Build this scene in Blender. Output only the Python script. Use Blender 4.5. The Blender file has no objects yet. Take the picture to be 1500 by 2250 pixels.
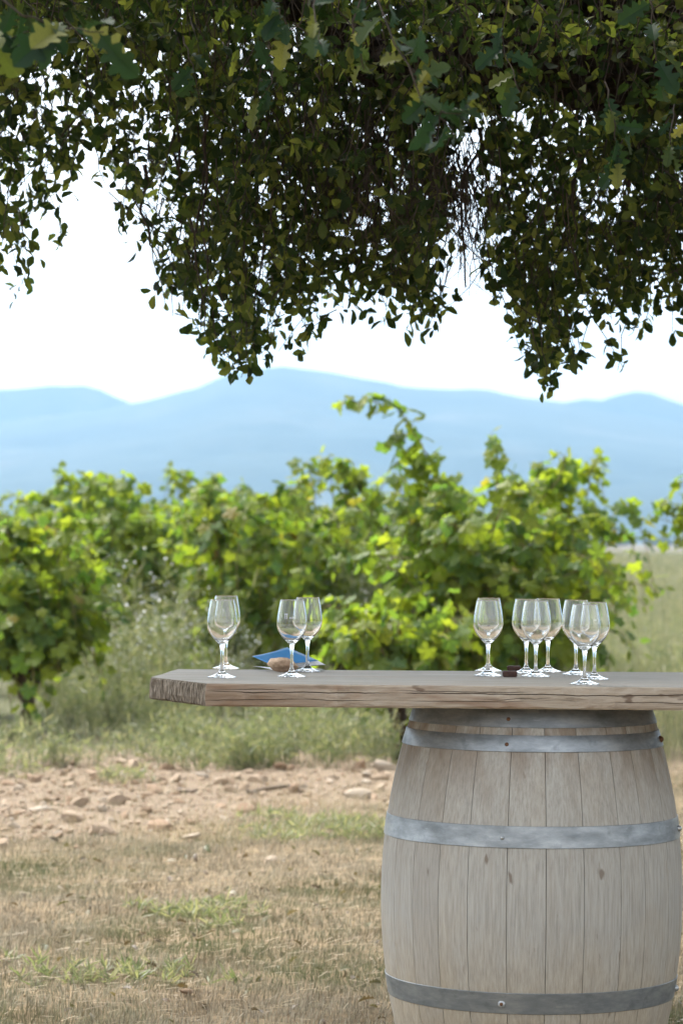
import bpy, math, random
import numpy as np
from mathutils import Vector, Matrix, noise

random.seed(7)
RNG = np.random.default_rng(11)
scene = bpy.context.scene
COL = scene.collection

# ------------------------------------------------------------------ camera
FPX = 6500.0                      # focal length in pixels of the 1500x2250 photograph
EYE = 1.334
CAM_ROT = Matrix.Rotation(math.radians(90 + 0.55), 4, 'X') @ Matrix.Rotation(math.radians(0.45), 4, 'Z')
CAM_M = Matrix.Translation((0, 0, EYE)) @ CAM_ROT
cd = bpy.data.cameras.new('camera')
cam = bpy.data.objects.new('camera', cd)
COL.objects.link(cam)
cam.matrix_world = CAM_M
cd.sensor_width = 36.0
cd.lens = 36.0 * FPX / 2250.0
cd.clip_start = 0.1
cd.clip_end = 30000
cd.dof.use_dof = True
cd.dof.focus_distance = 7.05
cd.dof.aperture_fstop = 6.7
scene.camera = cam

# ------------------------------------------------------------------ sky, sun, exposure
SUN_EL, SUN_AZ = math.radians(55), math.radians(-42)      # azimuth from +Y, positive towards +X
w = bpy.data.worlds.new('World')
scene.world = w
w.use_nodes = True
wn = w.node_tree.nodes
wl = w.node_tree.links
wn.clear()
sky = wn.new('ShaderNodeTexSky')
sky.sky_type = 'NISHITA'
sky.sun_disc = False
sky.sun_elevation = SUN_EL
sky.sun_rotation = SUN_AZ
sky.air_density = 1.0
sky.dust_density = 4.0
sky.ozone_density = 1.0
hsv = wn.new('ShaderNodeHueSaturation')
hsv.inputs['Saturation'].default_value = 0.2
bg = wn.new('ShaderNodeBackground')
bg.inputs['Strength'].default_value = 0.15
wo = wn.new('ShaderNodeOutputWorld')
wl.new(sky.outputs[0], hsv.inputs['Color'])
wl.new(hsv.outputs[0], bg.inputs[0])
wl.new(bg.outputs[0], wo.inputs[0])
sd = bpy.data.lights.new('sun', 'SUN')
sd.energy = 1.5
sd.angle = math.radians(14)
sd.color = (1.0, 0.95, 0.86)
sun = bpy.data.objects.new('sun', sd)
COL.objects.link(sun)
sdir = Vector((math.sin(SUN_AZ) * math.cos(SUN_EL), math.cos(SUN_AZ) * math.cos(SUN_EL), math.sin(SUN_EL)))
sun.rotation_euler = sdir.to_track_quat('Z', 'Y').to_euler()
sun.location = (0, 0, 30)
vs = scene.view_settings
vs.view_transform = 'Standard'
vs.look = 'None'
vs.gamma = 1.0
vs.use_curve_mapping = False
vs.exposure = 1.88
scene.render.engine = 'CYCLES'
cy = scene.cycles
cy.max_bounces = 24
cy.diffuse_bounces = 8
cy.glossy_bounces = 8
cy.transmission_bounces = 24
cy.transparent_max_bounces = 16
cy.volume_bounces = 0
cy.use_denoising = True

# ------------------------------------------------------------------ helpers
def pix(px, py, depth):
    """world point seen at photo pixel (px, py) at the given depth along the optical axis"""
    return CAM_M @ Vector(((px - 750) / FPX * depth, -(py - 1125) / FPX * depth, -depth))

def on_plane(px, py, z):
    d = (CAM_M.to_3x3() @ Vector(((px - 750) / FPX, -(py - 1125) / FPX, -1)))
    t = (z - EYE) / d.z
    return Vector((0, 0, EYE)) + d * t

def fbm(x, y, s=1.0, seed=0.0):
    """cheap smooth 2-D noise in about -1..1 (numpy arrays)"""
    x = np.asarray(x, float) * s + seed * 17.3
    y = np.asarray(y, float) * s - seed * 9.1
    return (np.sin(1.0 * x + 1.3 * np.sin(0.7 * y + seed)) + np.sin(1.7 * y + 1.1 * np.sin(1.3 * x + 2.1))
            + 0.6 * np.sin(2.9 * x - 2.3 * y + 1.7 * np.sin(1.9 * y)) + 0.4 * np.sin(5.3 * y + 4.1 * x + np.sin(3.7 * x))) / 3.0

def gz(x, y):
    """ground height"""
    x = np.asarray(x, float); y = np.asarray(y, float)
    near = np.clip((30 - y) / 12, 0, 1)
    soil = soil_mask(x, y)
    return near * (0.012 * fbm(x, y, 2.2) + 0.006 * fbm(x, y, 9.0, 2)) + soil * (0.018 * fbm(x, y, 5.0, 3) + 0.009 * fbm(x, y, 19.0, 4) + 0.012)

def soil_near(x):
    return 12.3 + np.clip((np.asarray(x, float) + 1.5) * 1.15, -1.5, 4.5)

def soil_mask(x, y):
    x = np.asarray(x, float); y = np.asarray(y, float)
    a = np.clip((y - soil_near(x) - 0.5 * fbm(x, y, 1.7, 5)) / 0.9, 0, 1)
    b = np.clip((18.0 + 0.8 * fbm(x, y, 1.1, 6) - y) / 1.0, 0, 1)
    return a * b

def np_mesh(name, V, F, smooth=False, mat_idx=None):
    V = np.asarray(V, np.float32); F = np.asarray(F, np.int32)
    me = bpy.data.meshes.new(name)
    me.vertices.add(len(V)); me.vertices.foreach_set('co', V.ravel())
    k = F.shape[1]
    me.loops.add(F.size); me.loops.foreach_set('vertex_index', F.ravel())
    me.polygons.add(len(F))
    me.polygons.foreach_set('loop_start', np.arange(0, F.size, k, dtype=np.int32))
    me.polygons.foreach_set('loop_total', np.full(len(F), k, np.int32))
    if mat_idx is not None:
        me.polygons.foreach_set('material_index', np.asarray(mat_idx, np.int32))
    me.polygons.foreach_set('use_smooth', np.full(len(F), bool(smooth)))
    me.update(calc_edges=True)
    return me

def py_mesh(name, V, F, smooth=False):
    me = bpy.data.meshes.new(name)
    me.from_pydata([tuple(v) for v in V], [], [tuple(f) for f in F])
    if smooth:
        me.polygons.foreach_set('use_smooth', [True] * len(me.polygons))
    me.update()
    return me

def link(name, me, mat=None, parent=None, loc=None, kind=None):
    o = bpy.data.objects.new(name, me)
    COL.objects.link(o)
    if mat is not None and me is not None and len(me.materials) == 0:
        for m in (mat if isinstance(mat, (list, tuple)) else [mat]):
            me.materials.append(m)
    if parent is not None:
        o.parent = parent
    if loc is not None:
        o.location = loc
    if kind:
        o['kind'] = kind
    return o

def tag(o, label, cat, group=None):
    o['label'] = label
    o['category'] = cat
    if group:
        o['group'] = group
    return o

def thing(name, label, cat, loc=(0, 0, 0), rz=0.0, group=None):
    o = bpy.data.objects.new(name, None)
    COL.objects.link(o)
    o.empty_display_size = 0.1
    o.location = loc
    o.rotation_euler = (0, 0, rz)
    return tag(o, label, cat, group)

class Geo:
    """collects quads / triangles as quads-or-tris in one buffer"""
    def __init__(self):
        self.V = []; self.F = []; self.n = 0
    def add(self, V, F):
        V = np.asarray(V, float)
        self.V.append(V)
        self.F.append(np.asarray(F, int) + self.n)
        self.n += len(V)
    def mesh(self, name, smooth=False):
        return np_mesh(name, np.concatenate(self.V), np.concatenate(self.F), smooth)

def tube(P, R, k=6, jitter=0.0, rng=None):
    """open-ended tube (end caps pulled to points) along polyline P with radii R; quads"""
    P = np.asarray(P, float); R = np.asarray(R, float)
    n = len(P)
    T = np.gradient(P, axis=0)
    T /= np.linalg.norm(T, axis=1, keepdims=True) + 1e-12
    up = np.array([0, 0, 1.0]) if abs(T[0][2]) < 0.9 else np.array([1.0, 0, 0])
    A = np.cross(T, up); A /= np.linalg.norm(A, axis=1, keepdims=True) + 1e-12
    B = np.cross(T, A)
    ang = np.arange(k) * 2 * math.pi / k
    rr = R[:, None] * np.ones((1, k))
    if jitter and rng is not None:
        rr = rr * (1 + jitter * rng.normal(size=rr.shape))
    V = P[:, None, :] + rr[..., None] * (np.cos(ang)[None, :, None] * A[:, None, :] + np.sin(ang)[None, :, None] * B[:, None, :])
    V = V.reshape(-1, 3)
    i = np.arange(n - 1)[:, None] * k
    j = np.arange(k)[None, :]
    j2 = (np.arange(k)[None, :] + 1) % k
    F = np.stack([i + j, i + j2, i + k + j2, i + k + j], -1).reshape(-1, 4)
    return V, F

def scatter(tV, tF, mats, locs):
    """copies of a template under matrices (N,3,3) and locations (N,3)"""
    mats = np.asarray(mats, float); locs = np.asarray(locs, float)
    N, k = len(locs), len(tV)
    V = np.einsum('nij,kj->nki', mats, tV) + locs[:, None, :]
    F = tF[None] + (np.arange(N) * k)[:, None, None]
    return V.reshape(-1, 3), F.reshape(-1, tF.shape[1])

def frames(tip, nrm, scale):
    """(N,3,3) with columns side, tip direction, normal, times scale"""
    tip = tip / (np.linalg.norm(tip, axis=1, keepdims=True) + 1e-9)
    side = np.cross(tip, nrm)
    side /= np.linalg.norm(side, axis=1, keepdims=True) + 1e-9
    n2 = np.cross(side, tip)
    M = np.stack([side, tip, n2], -1)
    return M * np.asarray(scale).reshape(-1, 1, 1)

# ------------------------------------------------------------------ materials
def new_mat(name):
    m = bpy.data.materials.new(name)
    m.use_nodes = True
    m.node_tree.nodes.clear()
    return m, m.node_tree.nodes, m.node_tree.links

class N:
    def __init__(self, name):
        self.m, self.n, self.l = new_mat(name)
        self.out = self.n.new('ShaderNodeOutputMaterial')
    def node(self, t, **kw):
        x = self.n.new(t)
        for k, v in kw.items():
            setattr(x, k, v)
        return x
    def put(self, sock, v):
        if hasattr(v, 'is_output'):
            self.l.new(v, sock)
        elif isinstance(v, (tuple, list)) and len(v) == 3 and sock.type == 'RGBA':
            sock.default_value = (*v, 1)
        else:
            sock.default_value = v
    def coord(self, kind='Object'):
        return self.node('ShaderNodeTexCoord').outputs[kind]
    def pos(self):
        return self.node('ShaderNodeNewGeometry').outputs['Position']
    def mapping(self, v, scale=(1, 1, 1), loc=(0, 0, 0)):
        x = self.node('ShaderNodeMapping')
        self.l.new(v, x.inputs['Vector'])
        x.inputs['Scale'].default_value = scale
        self.put(x.inputs['Location'], loc)
        return x.outputs[0]
    def noise(self, v, scale=5, detail=4, rough=0.55, dist=0.0):
        x = self.node('ShaderNodeTexNoise')
        self.l.new(v, x.inputs['Vector'])
        x.inputs['Scale'].default_value = scale
        x.inputs['Detail'].default_value = detail
        x.inputs['Roughness'].default_value = rough
        x.inputs['Distortion'].default_value = dist
        return x.outputs['Fac']
    def ramp(self, f, stops, interp='LINEAR'):
        x = self.node('ShaderNodeValToRGB')
        x.color_ramp.interpolation = interp
        e = x.color_ramp.elements
        while len(e) < len(stops):
            e.new(0.5)
        for el, (p, c) in zip(e, stops):
            el.position = p
            el.color = (*c, 1) if isinstance(c, (tuple, list)) else (c, c, c, 1)
        self.put(x.inputs[0], f)
        return x.outputs[0]
    def mix(self, f, a, b, mode='MIX'):
        x = self.node('ShaderNodeMix', data_type='RGBA', blend_type=mode)
        self.put(x.inputs[0], f); self.put(x.inputs[6], a); self.put(x.inputs[7], b)
        return x.outputs[2]
    def math(self, op, a, b=0.0, clamp=False):
        x = self.node('ShaderNodeMath', operation=op, use_clamp=clamp)
        self.put(x.inputs[0], a); self.put(x.inputs[1], b)
        return x.outputs[0]
    def sep(self, v):
        x = self.node('ShaderNodeSeparateXYZ')
        self.l.new(v, x.inputs[0])
        return x.outputs
    def maprange(self, v, a, b, c=0.0, d=1.0):
        x = self.node('ShaderNodeMapRange')
        self.put(x.inputs[0], v)
        for i, q in enumerate((a, b, c, d)):
            self.put(x.inputs[i + 1], q)
        return x.outputs[0]
    def bump(self, h, strength=0.3, dist=0.01):
        x = self.node('ShaderNodeBump')
        x.inputs['Strength'].default_value = strength
        x.inputs['Distance'].default_value = dist
        self.put(x.inputs['Height'], h)
        return x.outputs[0]
    def rnd(self):
        """a random number per leaf: mesh island + object"""
        a = self.node('ShaderNodeNewGeometry').outputs['Random Per Island']
        b = self.node('ShaderNodeObjectInfo').outputs['Random']
        return self.math('FRACT', self.math('ADD', a, b))
    def principled(self, color, rough=0.6, metallic=0.0, normal=None, spec=0.4):
        x = self.node('ShaderNodeBsdfPrincipled')
        self.put(x.inputs['Base Color'], color)
        self.put(x.inputs['Roughness'], rough)
        self.put(x.inputs['Metallic'], metallic)
        self.put(x.inputs['Specular IOR Level'], spec)
        if normal is not None:
            self.l.new(normal, x.inputs['Normal'])
        return x.outputs[0]
    def done(self, s):
        self.l.new(s, self.out.inputs['Surface'])
        return self.m

def leaf_material(name, stops, trans_gain=(1.3, 1.35, 0.7), trans=0.45, rough=0.45, vein=True, spec=0.3):
    a = N(name)
    r = a.rnd()
    c = a.ramp(r, stops)
    if vein:
        v = a.noise(a.coord('Object'), 30, 2)
        c = a.mix(a.maprange(v, 0.35, 0.7, 0.0, 0.35), c, (0.02, 0.035, 0.012))
    tcol = a.mix(1.0, c, trans_gain, 'MULTIPLY')
    p = a.principled(c, rough, spec=spec)
    t = a.node('ShaderNodeBsdfTranslucent')
    a.put(t.inputs['Color'], tcol)
    mx = a.node('ShaderNodeMixShader')
    mx.inputs[0].default_value = trans
    a.l.new(p, mx.inputs[1]); a.l.new(t.outputs[0], mx.inputs[2])
    return a.done(mx.outputs[0])

MAT = {}
MAT['oak_leaf'] = leaf_material('oak_leaf', [(0.0, (0.008, 0.018, 0.009)), (0.4, (0.022, 0.036, 0.015)), (0.75, (0.062, 0.078, 0.025)), (1.0, (0.13, 0.14, 0.045))], trans=0.5, trans_gain=(2.3, 2.4, 0.9), rough=0.55, spec=0.15)
MAT['oak_leaf_near'] = leaf_material('oak_leaf_near', [(0.0, (0.013, 0.038, 0.02)), (0.5, (0.022, 0.052, 0.022)), (0.72, (0.06, 0.085, 0.022)), (0.88, (0.16, 0.17, 0.04)), (1.0, (0.24, 0.23, 0.07))], trans=0.4, spec=0.2)
MAT['vine_leaf'] = leaf_material('vine_leaf', [(0.0, (0.08, 0.155, 0.045)), (0.3, (0.14, 0.21, 0.038)), (0.65, (0.195, 0.25, 0.034)), (0.985, (0.235, 0.275, 0.04)), (0.996, (0.24, 0.20, 0.04)), (1.0, (0.26, 0.15, 0.03))],
                                 trans_gain=(1.65, 1.65, 0.7), trans=0.6)
MAT['weed'] = leaf_material('weed', [(0.0, (0.115, 0.15, 0.085)), (0.5, (0.20, 0.225, 0.13)), (1.0, (0.40, 0.37, 0.26))], trans=0.4, vein=False)
MAT['meadow'] = leaf_material('meadow', [(0.0, (0.10, 0.125, 0.07)), (0.5, (0.20, 0.205, 0.125)), (1.0, (0.38, 0.34, 0.24))], trans=0.35, vein=False, trans_gain=(1.2, 1.2, 0.8))

def straw_material():
    a = N('dry_grass')
    r = a.rnd()
    straw = a.ramp(r, [(0.0, (0.13, 0.105, 0.075)), (0.35, (0.265, 0.222, 0.16)), (0.75, (0.385, 0.335, 0.25)), (1.0, (0.50, 0.45, 0.355))])
    green = a.ramp(r, [(0.0, (0.06, 0.085, 0.035)), (1.0, (0.18, 0.19, 0.085))])
    p = a.pos()
    g = a.noise(a.mapping(p, (1, 0.6, 0)), 1.15, 3, 0.6)
    g2 = a.noise(p, 60, 1)
    f = a.maprange(a.math('ADD', a.math('MULTIPLY', g2, 0.35), g), 0.58, 0.84)
    c = a.mix(f, straw, green)
    c = a.mix(0.06, c, (0.3, 0.32, 0.22))
    dk = a.noise(a.mapping(p, (1, 0.7, 0)), 3.1, 4, 0.65)
    c = a.mix(a.maprange(dk, 0.50, 0.68, 0, 0.65), c, (0.12, 0.085, 0.05))
    s = a.principled(c, 0.7, spec=0.2)
    t = a.node('ShaderNodeBsdfTranslucent')
    a.put(t.inputs['Color'], c)
    mx = a.node('ShaderNodeMixShader'); mx.inputs[0].default_value = 0.25
    a.l.new(s, mx.inputs[1]); a.l.new(t.outputs[0], mx.inputs[2])
    return a.done(mx.outputs[0])
MAT['dry_grass'] = straw_material()
MAT['straw'] = leaf_material('straw', [(0.0, (0.26, 0.20, 0.13)), (0.5, (0.40, 0.33, 0.22)), (1.0, (0.50, 0.43, 0.31))], trans=0.3, vein=False, trans_gain=(1, 1, 0.9))
MAT['dead_leaf'] = leaf_material('dead_leaf', [(0.0, (0.07, 0.045, 0.03)), (0.6, (0.16, 0.105, 0.065)), (0.85, (0.10, 0.11, 0.04)), (1.0, (0.27, 0.20, 0.13))], trans=0.2)

def simple(name, c1, c2, scale=20, rough=0.8, bump=0.3, metallic=0.0, bd=0.01, stretch=(1, 1, 1), spec=0.3):
    a = N(name)
    v = a.mapping(a.coord('Object'), stretch)
    f = a.noise(v, scale, 5, 0.6)
    c = a.ramp(f, [(0.3, c1), (0.7, c2)])
    return a.done(a.principled(c, rough, metallic, a.bump(f, bump, bd) if bump else None, spec))

MAT['bark'] = simple('bark', (0.010, 0.008, 0.006), (0.055, 0.042, 0.032), 38, 0.95, 1.0, bd=0.03, spec=0.1)
MAT['twig'] = simple('twig', (0.022, 0.017, 0.013), (0.06, 0.045, 0.034), 25, 0.9, 0.2)
MAT['vine_bark'] = simple('vine_bark', (0.035, 0.024, 0.017), (0.13, 0.09, 0.065), 30, 0.95, 0.9, bd=0.02, stretch=(1, 1, 0.3))
MAT['cane'] = simple('cane', (0.10, 0.10, 0.03), (0.20, 0.14, 0.06), 10, 0.7, 0.0)
MAT['flower'] = simple('flower', (0.6, 0.6, 0.58), (0.8, 0.8, 0.8), 30, 0.8, 0.0)
MAT['stick'] = simple('stick', (0.07, 0.05, 0.035), (0.2, 0.15, 0.11), 30, 0.9, 0.4)

def stone_material():
    a = N('stone')
    r = a.node('ShaderNodeObjectInfo').outputs['Random']
    isl = a.rnd()
    base = a.ramp(isl, [(0.0, (0.25, 0.17, 0.11)), (0.4, (0.36, 0.275, 0.195)), (0.75, (0.42, 0.34, 0.255)), (1.0, (0.44, 0.39, 0.32))])
    v = a.coord('Object')
    f = a.noise(v, 22, 5, 0.65)
    c = a.mix(a.maprange(f, 0.4, 0.7, 0, 0.7), base, (0.20, 0.12, 0.07))
    return a.done(a.principled(c, 0.9, 0, a.bump(f, 0.5, 0.01), 0.2))
MAT['stone'] = stone_material()

def rock_material():
    a = N('table_rock')
    v = a.coord('Object')
    f = a.noise(v, 60, 6, 0.65)
    g = a.noise(v, 18, 2)
    c = a.ramp(f, [(0.3, (0.33, 0.22, 0.145)), (0.5, (0.55, 0.40, 0.28)), (0.72, (0.66, 0.51, 0.38))])
    c = a.mix(a.maprange(g, 0.5, 0.7, 0, 0.6), c, (0.22, 0.12, 0.07))
    return a.done(a.principled(c, 0.95, 0, a.bump(f, 0.6, 0.004), 0.2))
MAT['rock'] = rock_material()

def stave_material():
    a = N('oak_stave')
    oi = a.node('ShaderNodeObjectInfo').outputs['Random']
    co = a.coord('Object')
    off = a.node('ShaderNodeCombineXYZ')
    a.put(off.inputs[0], a.math('MULTIPLY', oi, 13.0)); a.put(off.inputs[2], a.math('MULTIPLY', oi, 29.0))
    def shifted(scale):
        x = a.node('ShaderNodeMapping')
        a.l.new(co, x.inputs['Vector'])
        x.inputs['Scale'].default_value = scale
        a.l.new(off.outputs[0], x.inputs['Location'])
        return x.outputs[0]
    g1 = a.noise(shifted((1, 1, 0.05)), 210, 5, 0.65)            # fine fibre along the stave
    g2 = a.noise(shifted((1, 1, 0.12)), 22, 4, 0.6, 1.2)         # figure
    g3 = a.noise(shifted((1, 1, 0.5)), 7, 3, 0.5)                # patches of weathering
    grey = a.ramp(g1, [(0.28, (0.268, 0.258, 0.232)), (0.50, (0.362, 0.352, 0.320)), (0.72, (0.43, 0.42, 0.386))])
    tan = a.ramp(g1, [(0.28, (0.275, 0.228, 0.165)), (0.52, (0.37, 0.315, 0.232)), (0.72, (0.44, 0.38, 0.29))])
    z = a.sep(co)[2]
    low = a.math('ADD', a.maprange(z, 0.50, 0.20), a.math('MULTIPLY', a.math('SUBTRACT', g3, 0.5), 1.6))
    c = a.mix(a.math('MULTIPLY', a.math('MINIMUM', a.math('MAXIMUM', low, 0.05), 1.0), 0.9), grey, tan)
    fig = a.maprange(g2, 0.54, 0.72, 0.0, 0.38)
    c = a.mix(fig, c, (0.25, 0.215, 0.17))
    # brown wine stain near the top hoops
    top = a.math('MULTIPLY', a.maprange(z, 0.72, 0.87), a.maprange(a.noise(shifted((1, 1, 0.25)), 16, 3), 0.42, 0.62))
    c = a.mix(a.math('MULTIPLY', top, 0.65), c, (0.17, 0.115, 0.07))
    # knots and scuffs
    sp = a.noise(shifted((1, 1, 0.35)), 38, 2, 0.5)
    c = a.mix(a.maprange(sp, 0.70, 0.76, 0, 0.7), c, (0.13, 0.09, 0.06))
    c = a.mix(a.math('MULTIPLY', a.math('SUBTRACT', oi, 0.5), 0.5), c, (0.2, 0.17, 0.14), 'MIX')
    h = a.math('ADD', g1, a.math('MULTIPLY', g2, 0.6))
    return a.done(a.principled(c, 0.72, 0, a.bump(h, 0.25, 0.0015), 0.25))
MAT['stave'] = stave_material()

def hoop_material():
    a = N('galvanised_hoop')
    oi = a.node('ShaderNodeObjectInfo').outputs['Random']
    co = a.coord('Object')
    n1 = a.noise(a.mapping(co, (1, 1, 3.0)), 9, 5, 0.65)
    n2 = a.noise(a.mapping(co, (1, 1, 8.0)), 40, 3, 0.6)
    n3 = a.noise(co, 30, 4, 0.6)
    c = a.ramp(n1, [(0.3, (0.17, 0.19, 0.20)), (0.5, (0.26, 0.285, 0.30)), (0.7, (0.38, 0.405, 0.42))])
    c = a.mix(a.maprange(n3, 0.56, 0.70, 0, 0.5), c, (0.14, 0.16, 0.165))
    c = a.mix(a.maprange(n2, 0.62, 0.78, 0, 0.35), c, (0.5, 0.53, 0.55))
    rough = a.maprange(n1, 0.3, 0.7, 0.55, 0.38)
    return a.done(a.principled(c, rough, 0.75, a.bump(n2, 0.15, 0.001), 0.5))
MAT['hoop'] = hoop_material()
MAT['rust'] = simple('rusty_nail', (0.06, 0.03, 0.018), (0.20, 0.10, 0.05), 300, 0.8, 0.3, bd=0.001)
MAT['bolt'] = simple('steel_bolt', (0.3, 0.32, 0.33), (0.5, 0.52, 0.53), 200, 0.45, 0.1, 0.8, bd=0.001)
MAT['head'] = simple('barrel_head', (0.16, 0.12, 0.085), (0.3, 0.24, 0.18), 14, 0.8, 0.3, stretch=(0.1, 1, 1))

def table_top_material():
    a = N('weathered_plank_top')
    co = a.coord('Object')
    g1 = a.noise(a.mapping(co, (0.03, 1, 1)), 95, 6, 0.65)
    g2 = a.noise(a.mapping(co, (0.12, 1, 1)), 14, 4, 0.6, 0.8)
    c = a.ramp(g1, [(0.30, (0.135, 0.122, 0.102)), (0.5, (0.268, 0.252, 0.222)), (0.70, (0.37, 0.355, 0.32))])
    c = a.mix(a.maprange(g2, 0.5, 0.72, 0, 0.5), c, (0.26, 0.205, 0.16))
    st = a.noise(a.mapping(co, (0.5, 1, 1)), 30, 3)
    c = a.mix(a.maprange(st, 0.68, 0.78, 0, 0.5), c, (0.10, 0.085, 0.07))
    return a.done(a.principled(c, 0.75, 0, a.bump(g1, 0.4, 0.002), 0.3))

def table_side_material():
    a = N('weathered_plank_side')
    co = a.coord('Object')
    g1 = a.noise(a.mapping(co, (0.045, 1, 1)), 75, 6, 0.7, 0.4)
    g2 = a.noise(a.mapping(co, (0.22, 1, 1)), 13, 4, 0.6, 1.0)
    c = a.ramp(g1, [(0.27, (0.17, 0.13, 0.092)), (0.48, (0.37, 0.315, 0.25)), (0.75, (0.48, 0.43, 0.365))])
    c = a.mix(a.maprange(g2, 0.48, 0.68, 0, 0.75), c, (0.235, 0.15, 0.10))
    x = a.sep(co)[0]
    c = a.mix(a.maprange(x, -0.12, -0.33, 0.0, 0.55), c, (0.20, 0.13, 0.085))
    # long thin drying cracks running with the grain
    xyz = a.sep(co)
    cf = None
    for zc, amp, wd, seed, lo in ((0.034, 0.010, 0.0009, 0.0, 0.42), (0.040, 0.007, 0.0006, 4.0, 0.50), (0.016, 0.012, 0.0006, 9.0, 0.48), (0.024, 0.016, 0.0005, 15.0, 0.54)):
        v1 = a.mapping(co, (2.2, 0, 0), (seed, seed, 0))
        wob = a.math('MULTIPLY', a.math('SUBTRACT', a.noise(v1, 1.6, 5, 0.6), 0.5), amp * 2)
        dz = a.math('ABSOLUTE', a.math('SUBTRACT', a.math('ADD', xyz[2], wob), zc))
        on = a.maprange(a.noise(a.mapping(co, (1, 0, 0), (seed + 3, 0, 0)), 2.6, 3), lo, lo + 0.06)
        q = a.math('MULTIPLY', a.maprange(dz, wd * 1.6, wd * 0.5), on)
        cf = q if cf is None else a.math('MAXIMUM', cf, q)
    c = a.mix(cf, c, (0.03, 0.02, 0.015))
    kn = a.noise(a.mapping(co, (0.5, 1, 1.2)), 30, 2, 0.5)
    c = a.mix(a.maprange(kn, 0.66, 0.72, 0, 0.7), c, (0.10, 0.062, 0.042))
    h = a.math('SUBTRACT', g1, a.math('MULTIPLY', cf, 1.5))
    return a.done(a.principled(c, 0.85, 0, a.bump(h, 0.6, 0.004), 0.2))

def table_end_material():
    a = N('weathered_plank_end')
    co = a.coord('Object')
    g1 = a.noise(a.mapping(co, (1, 1, 0.2)), 170, 5, 0.7)
    g2 = a.noise(a.mapping(co, (1, 1, 0.3)), 25, 4, 0.6)
    c = a.ramp(g1, [(0.36, (0.035, 0.028, 0.02)), (0.5, (0.125, 0.105, 0.082)), (0.68, (0.26, 0.23, 0.19))])
    c = a.mix(a.maprange(g2, 0.6, 0.75, 0, 0.6), c, (0.08, 0.065, 0.05))
    return a.done(a.principled(c, 0.95, 0, a.bump(a.math('ADD', g1, g2), 0.6, 0.004), 0.1))

def glass_material():
    a = N('clear_glass')
    g = a.node('ShaderNodeBsdfGlass')
    g.inputs['IOR'].default_value = 1.48
    g.inputs['Roughness'].default_value = 0.0
    g.inputs['Color'].default_value = (0.985, 0.99, 0.99, 1)
    return a.done(g.outputs[0])
MAT['glass'] = glass_material()

def flat(name, c, rough=0.5, spec=0.4):
    a = N(name)
    v = a.noise(a.coord('Object'), 40, 3)
    cc = a.mix(a.maprange(v, 0.3, 0.7, 0, 0.12), c, tuple(x * 0.6 for x in c))
    return a.done(a.principled(cc, rough, 0, None, spec))
MAT['blue_cover'] = flat('blue_cover', (0.05, 0.22, 0.48), 0.3, 0.6)
MAT['paper'] = flat('paper', (0.75, 0.76, 0.77), 0.4)
MAT['black_cover'] = flat('black_cover', (0.012, 0.013, 0.016), 0.35)
def photo_print():
    a = N('grey_photo_print')
    f = a.noise(a.mapping(a.coord('Object'), (1, 1, 4)), 60, 4, 0.7)
    c = a.ramp(f, [(0.35, (0.03, 0.032, 0.035)), (0.6, (0.16, 0.165, 0.17)), (0.75, (0.35, 0.35, 0.35))])
    return a.done(a.principled(c, 0.35, 0, None, 0.5))
MAT['photo_print'] = photo_print()
MAT['block'] = simple('dark_wood_block', (0.035, 0.014, 0.010), (0.085, 0.040, 0.028), 120, 0.6, 0.4, bd=0.001)
MAT['etch'] = flat('etched_frost', (0.85, 0.87, 0.88), 0.8)

def ground_material():
    a = N('ground')
    p = a.pos()
    s = a.sep(p)
    n = a.noise(p, 1.3, 5, 0.6)
    n2 = a.noise(p, 9.0, 6, 0.65)
    n3 = a.noise(p, 70.0, 4, 0.65)
    straw = a.ramp(n2, [(0.3, (0.13, 0.095, 0.058)), (0.6, (0.25, 0.19, 0.115)), (0.8, (0.30, 0.24, 0.15))])
    soil = a.ramp(a.math('ADD', a.math('MULTIPLY', n2, 0.6), a.math('MULTIPLY', n3, 0.4)), [(0.35, (0.105, 0.073, 0.05)), (0.5, (0.205, 0.155, 0.108)), (0.68, (0.295, 0.24, 0.175))])
    field = a.ramp(n, [(0.3, (0.075, 0.085, 0.045)), (0.7, (0.13, 0.125, 0.07))])
    # near edge of the bare soil follows the line y = 12.3 + 1.15 (x + 1.5)
    e = a.math('SUBTRACT', s[1], a.math('ADD', 12.3, a.math('MINIMUM', a.math('MAXIMUM', a.math('MULTIPLY', a.math('ADD', s[0], 1.5), 1.15), -1.5), 4.5)))
    e = a.math('ADD', e, a.math('MULTIPLY', a.math('SUBTRACT', n, 0.5), 2.5))
    c = a.mix(a.maprange(e, -0.1, 0.8), straw, soil)
    e2 = a.math('ADD', a.math('SUBTRACT', s[1], 18.3), a.math('MULTIPLY', a.math('SUBTRACT', n, 0.5), 4.0))
    c = a.mix(a.maprange(e2, 0.0, 1.5), c, field)
    far = a.ramp(a.noise(p, 0.004, 4), [(0.35, (0.085, 0.085, 0.05)), (0.5, (0.135, 0.118, 0.088)), (0.7, (0.09, 0.088, 0.055))])
    c = a.mix(a.maprange(s[1], 420, 520), c, far)
    h = a.math('ADD', n2, a.math('MULTIPLY', n3, 0.6))
    return a.done(a.principled(c, 0.95, 0, a.bump(h, 0.6, 0.03), 0.15))
MAT['ground'] = ground_material()

def mountain_material():
    a = N('mountain')
    p = a.pos()
    f = a.noise(p, 0.004, 6, 0.65)
    c = a.ramp(f, [(0.35, (0.016, 0.030, 0.022)), (0.55, (0.032, 0.046, 0.032)), (0.75, (0.075, 0.074, 0.06))])
    return a.done(a.principled(c, 0.95, spec=0.1))
MAT['mountain'] = mountain_material()

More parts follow.
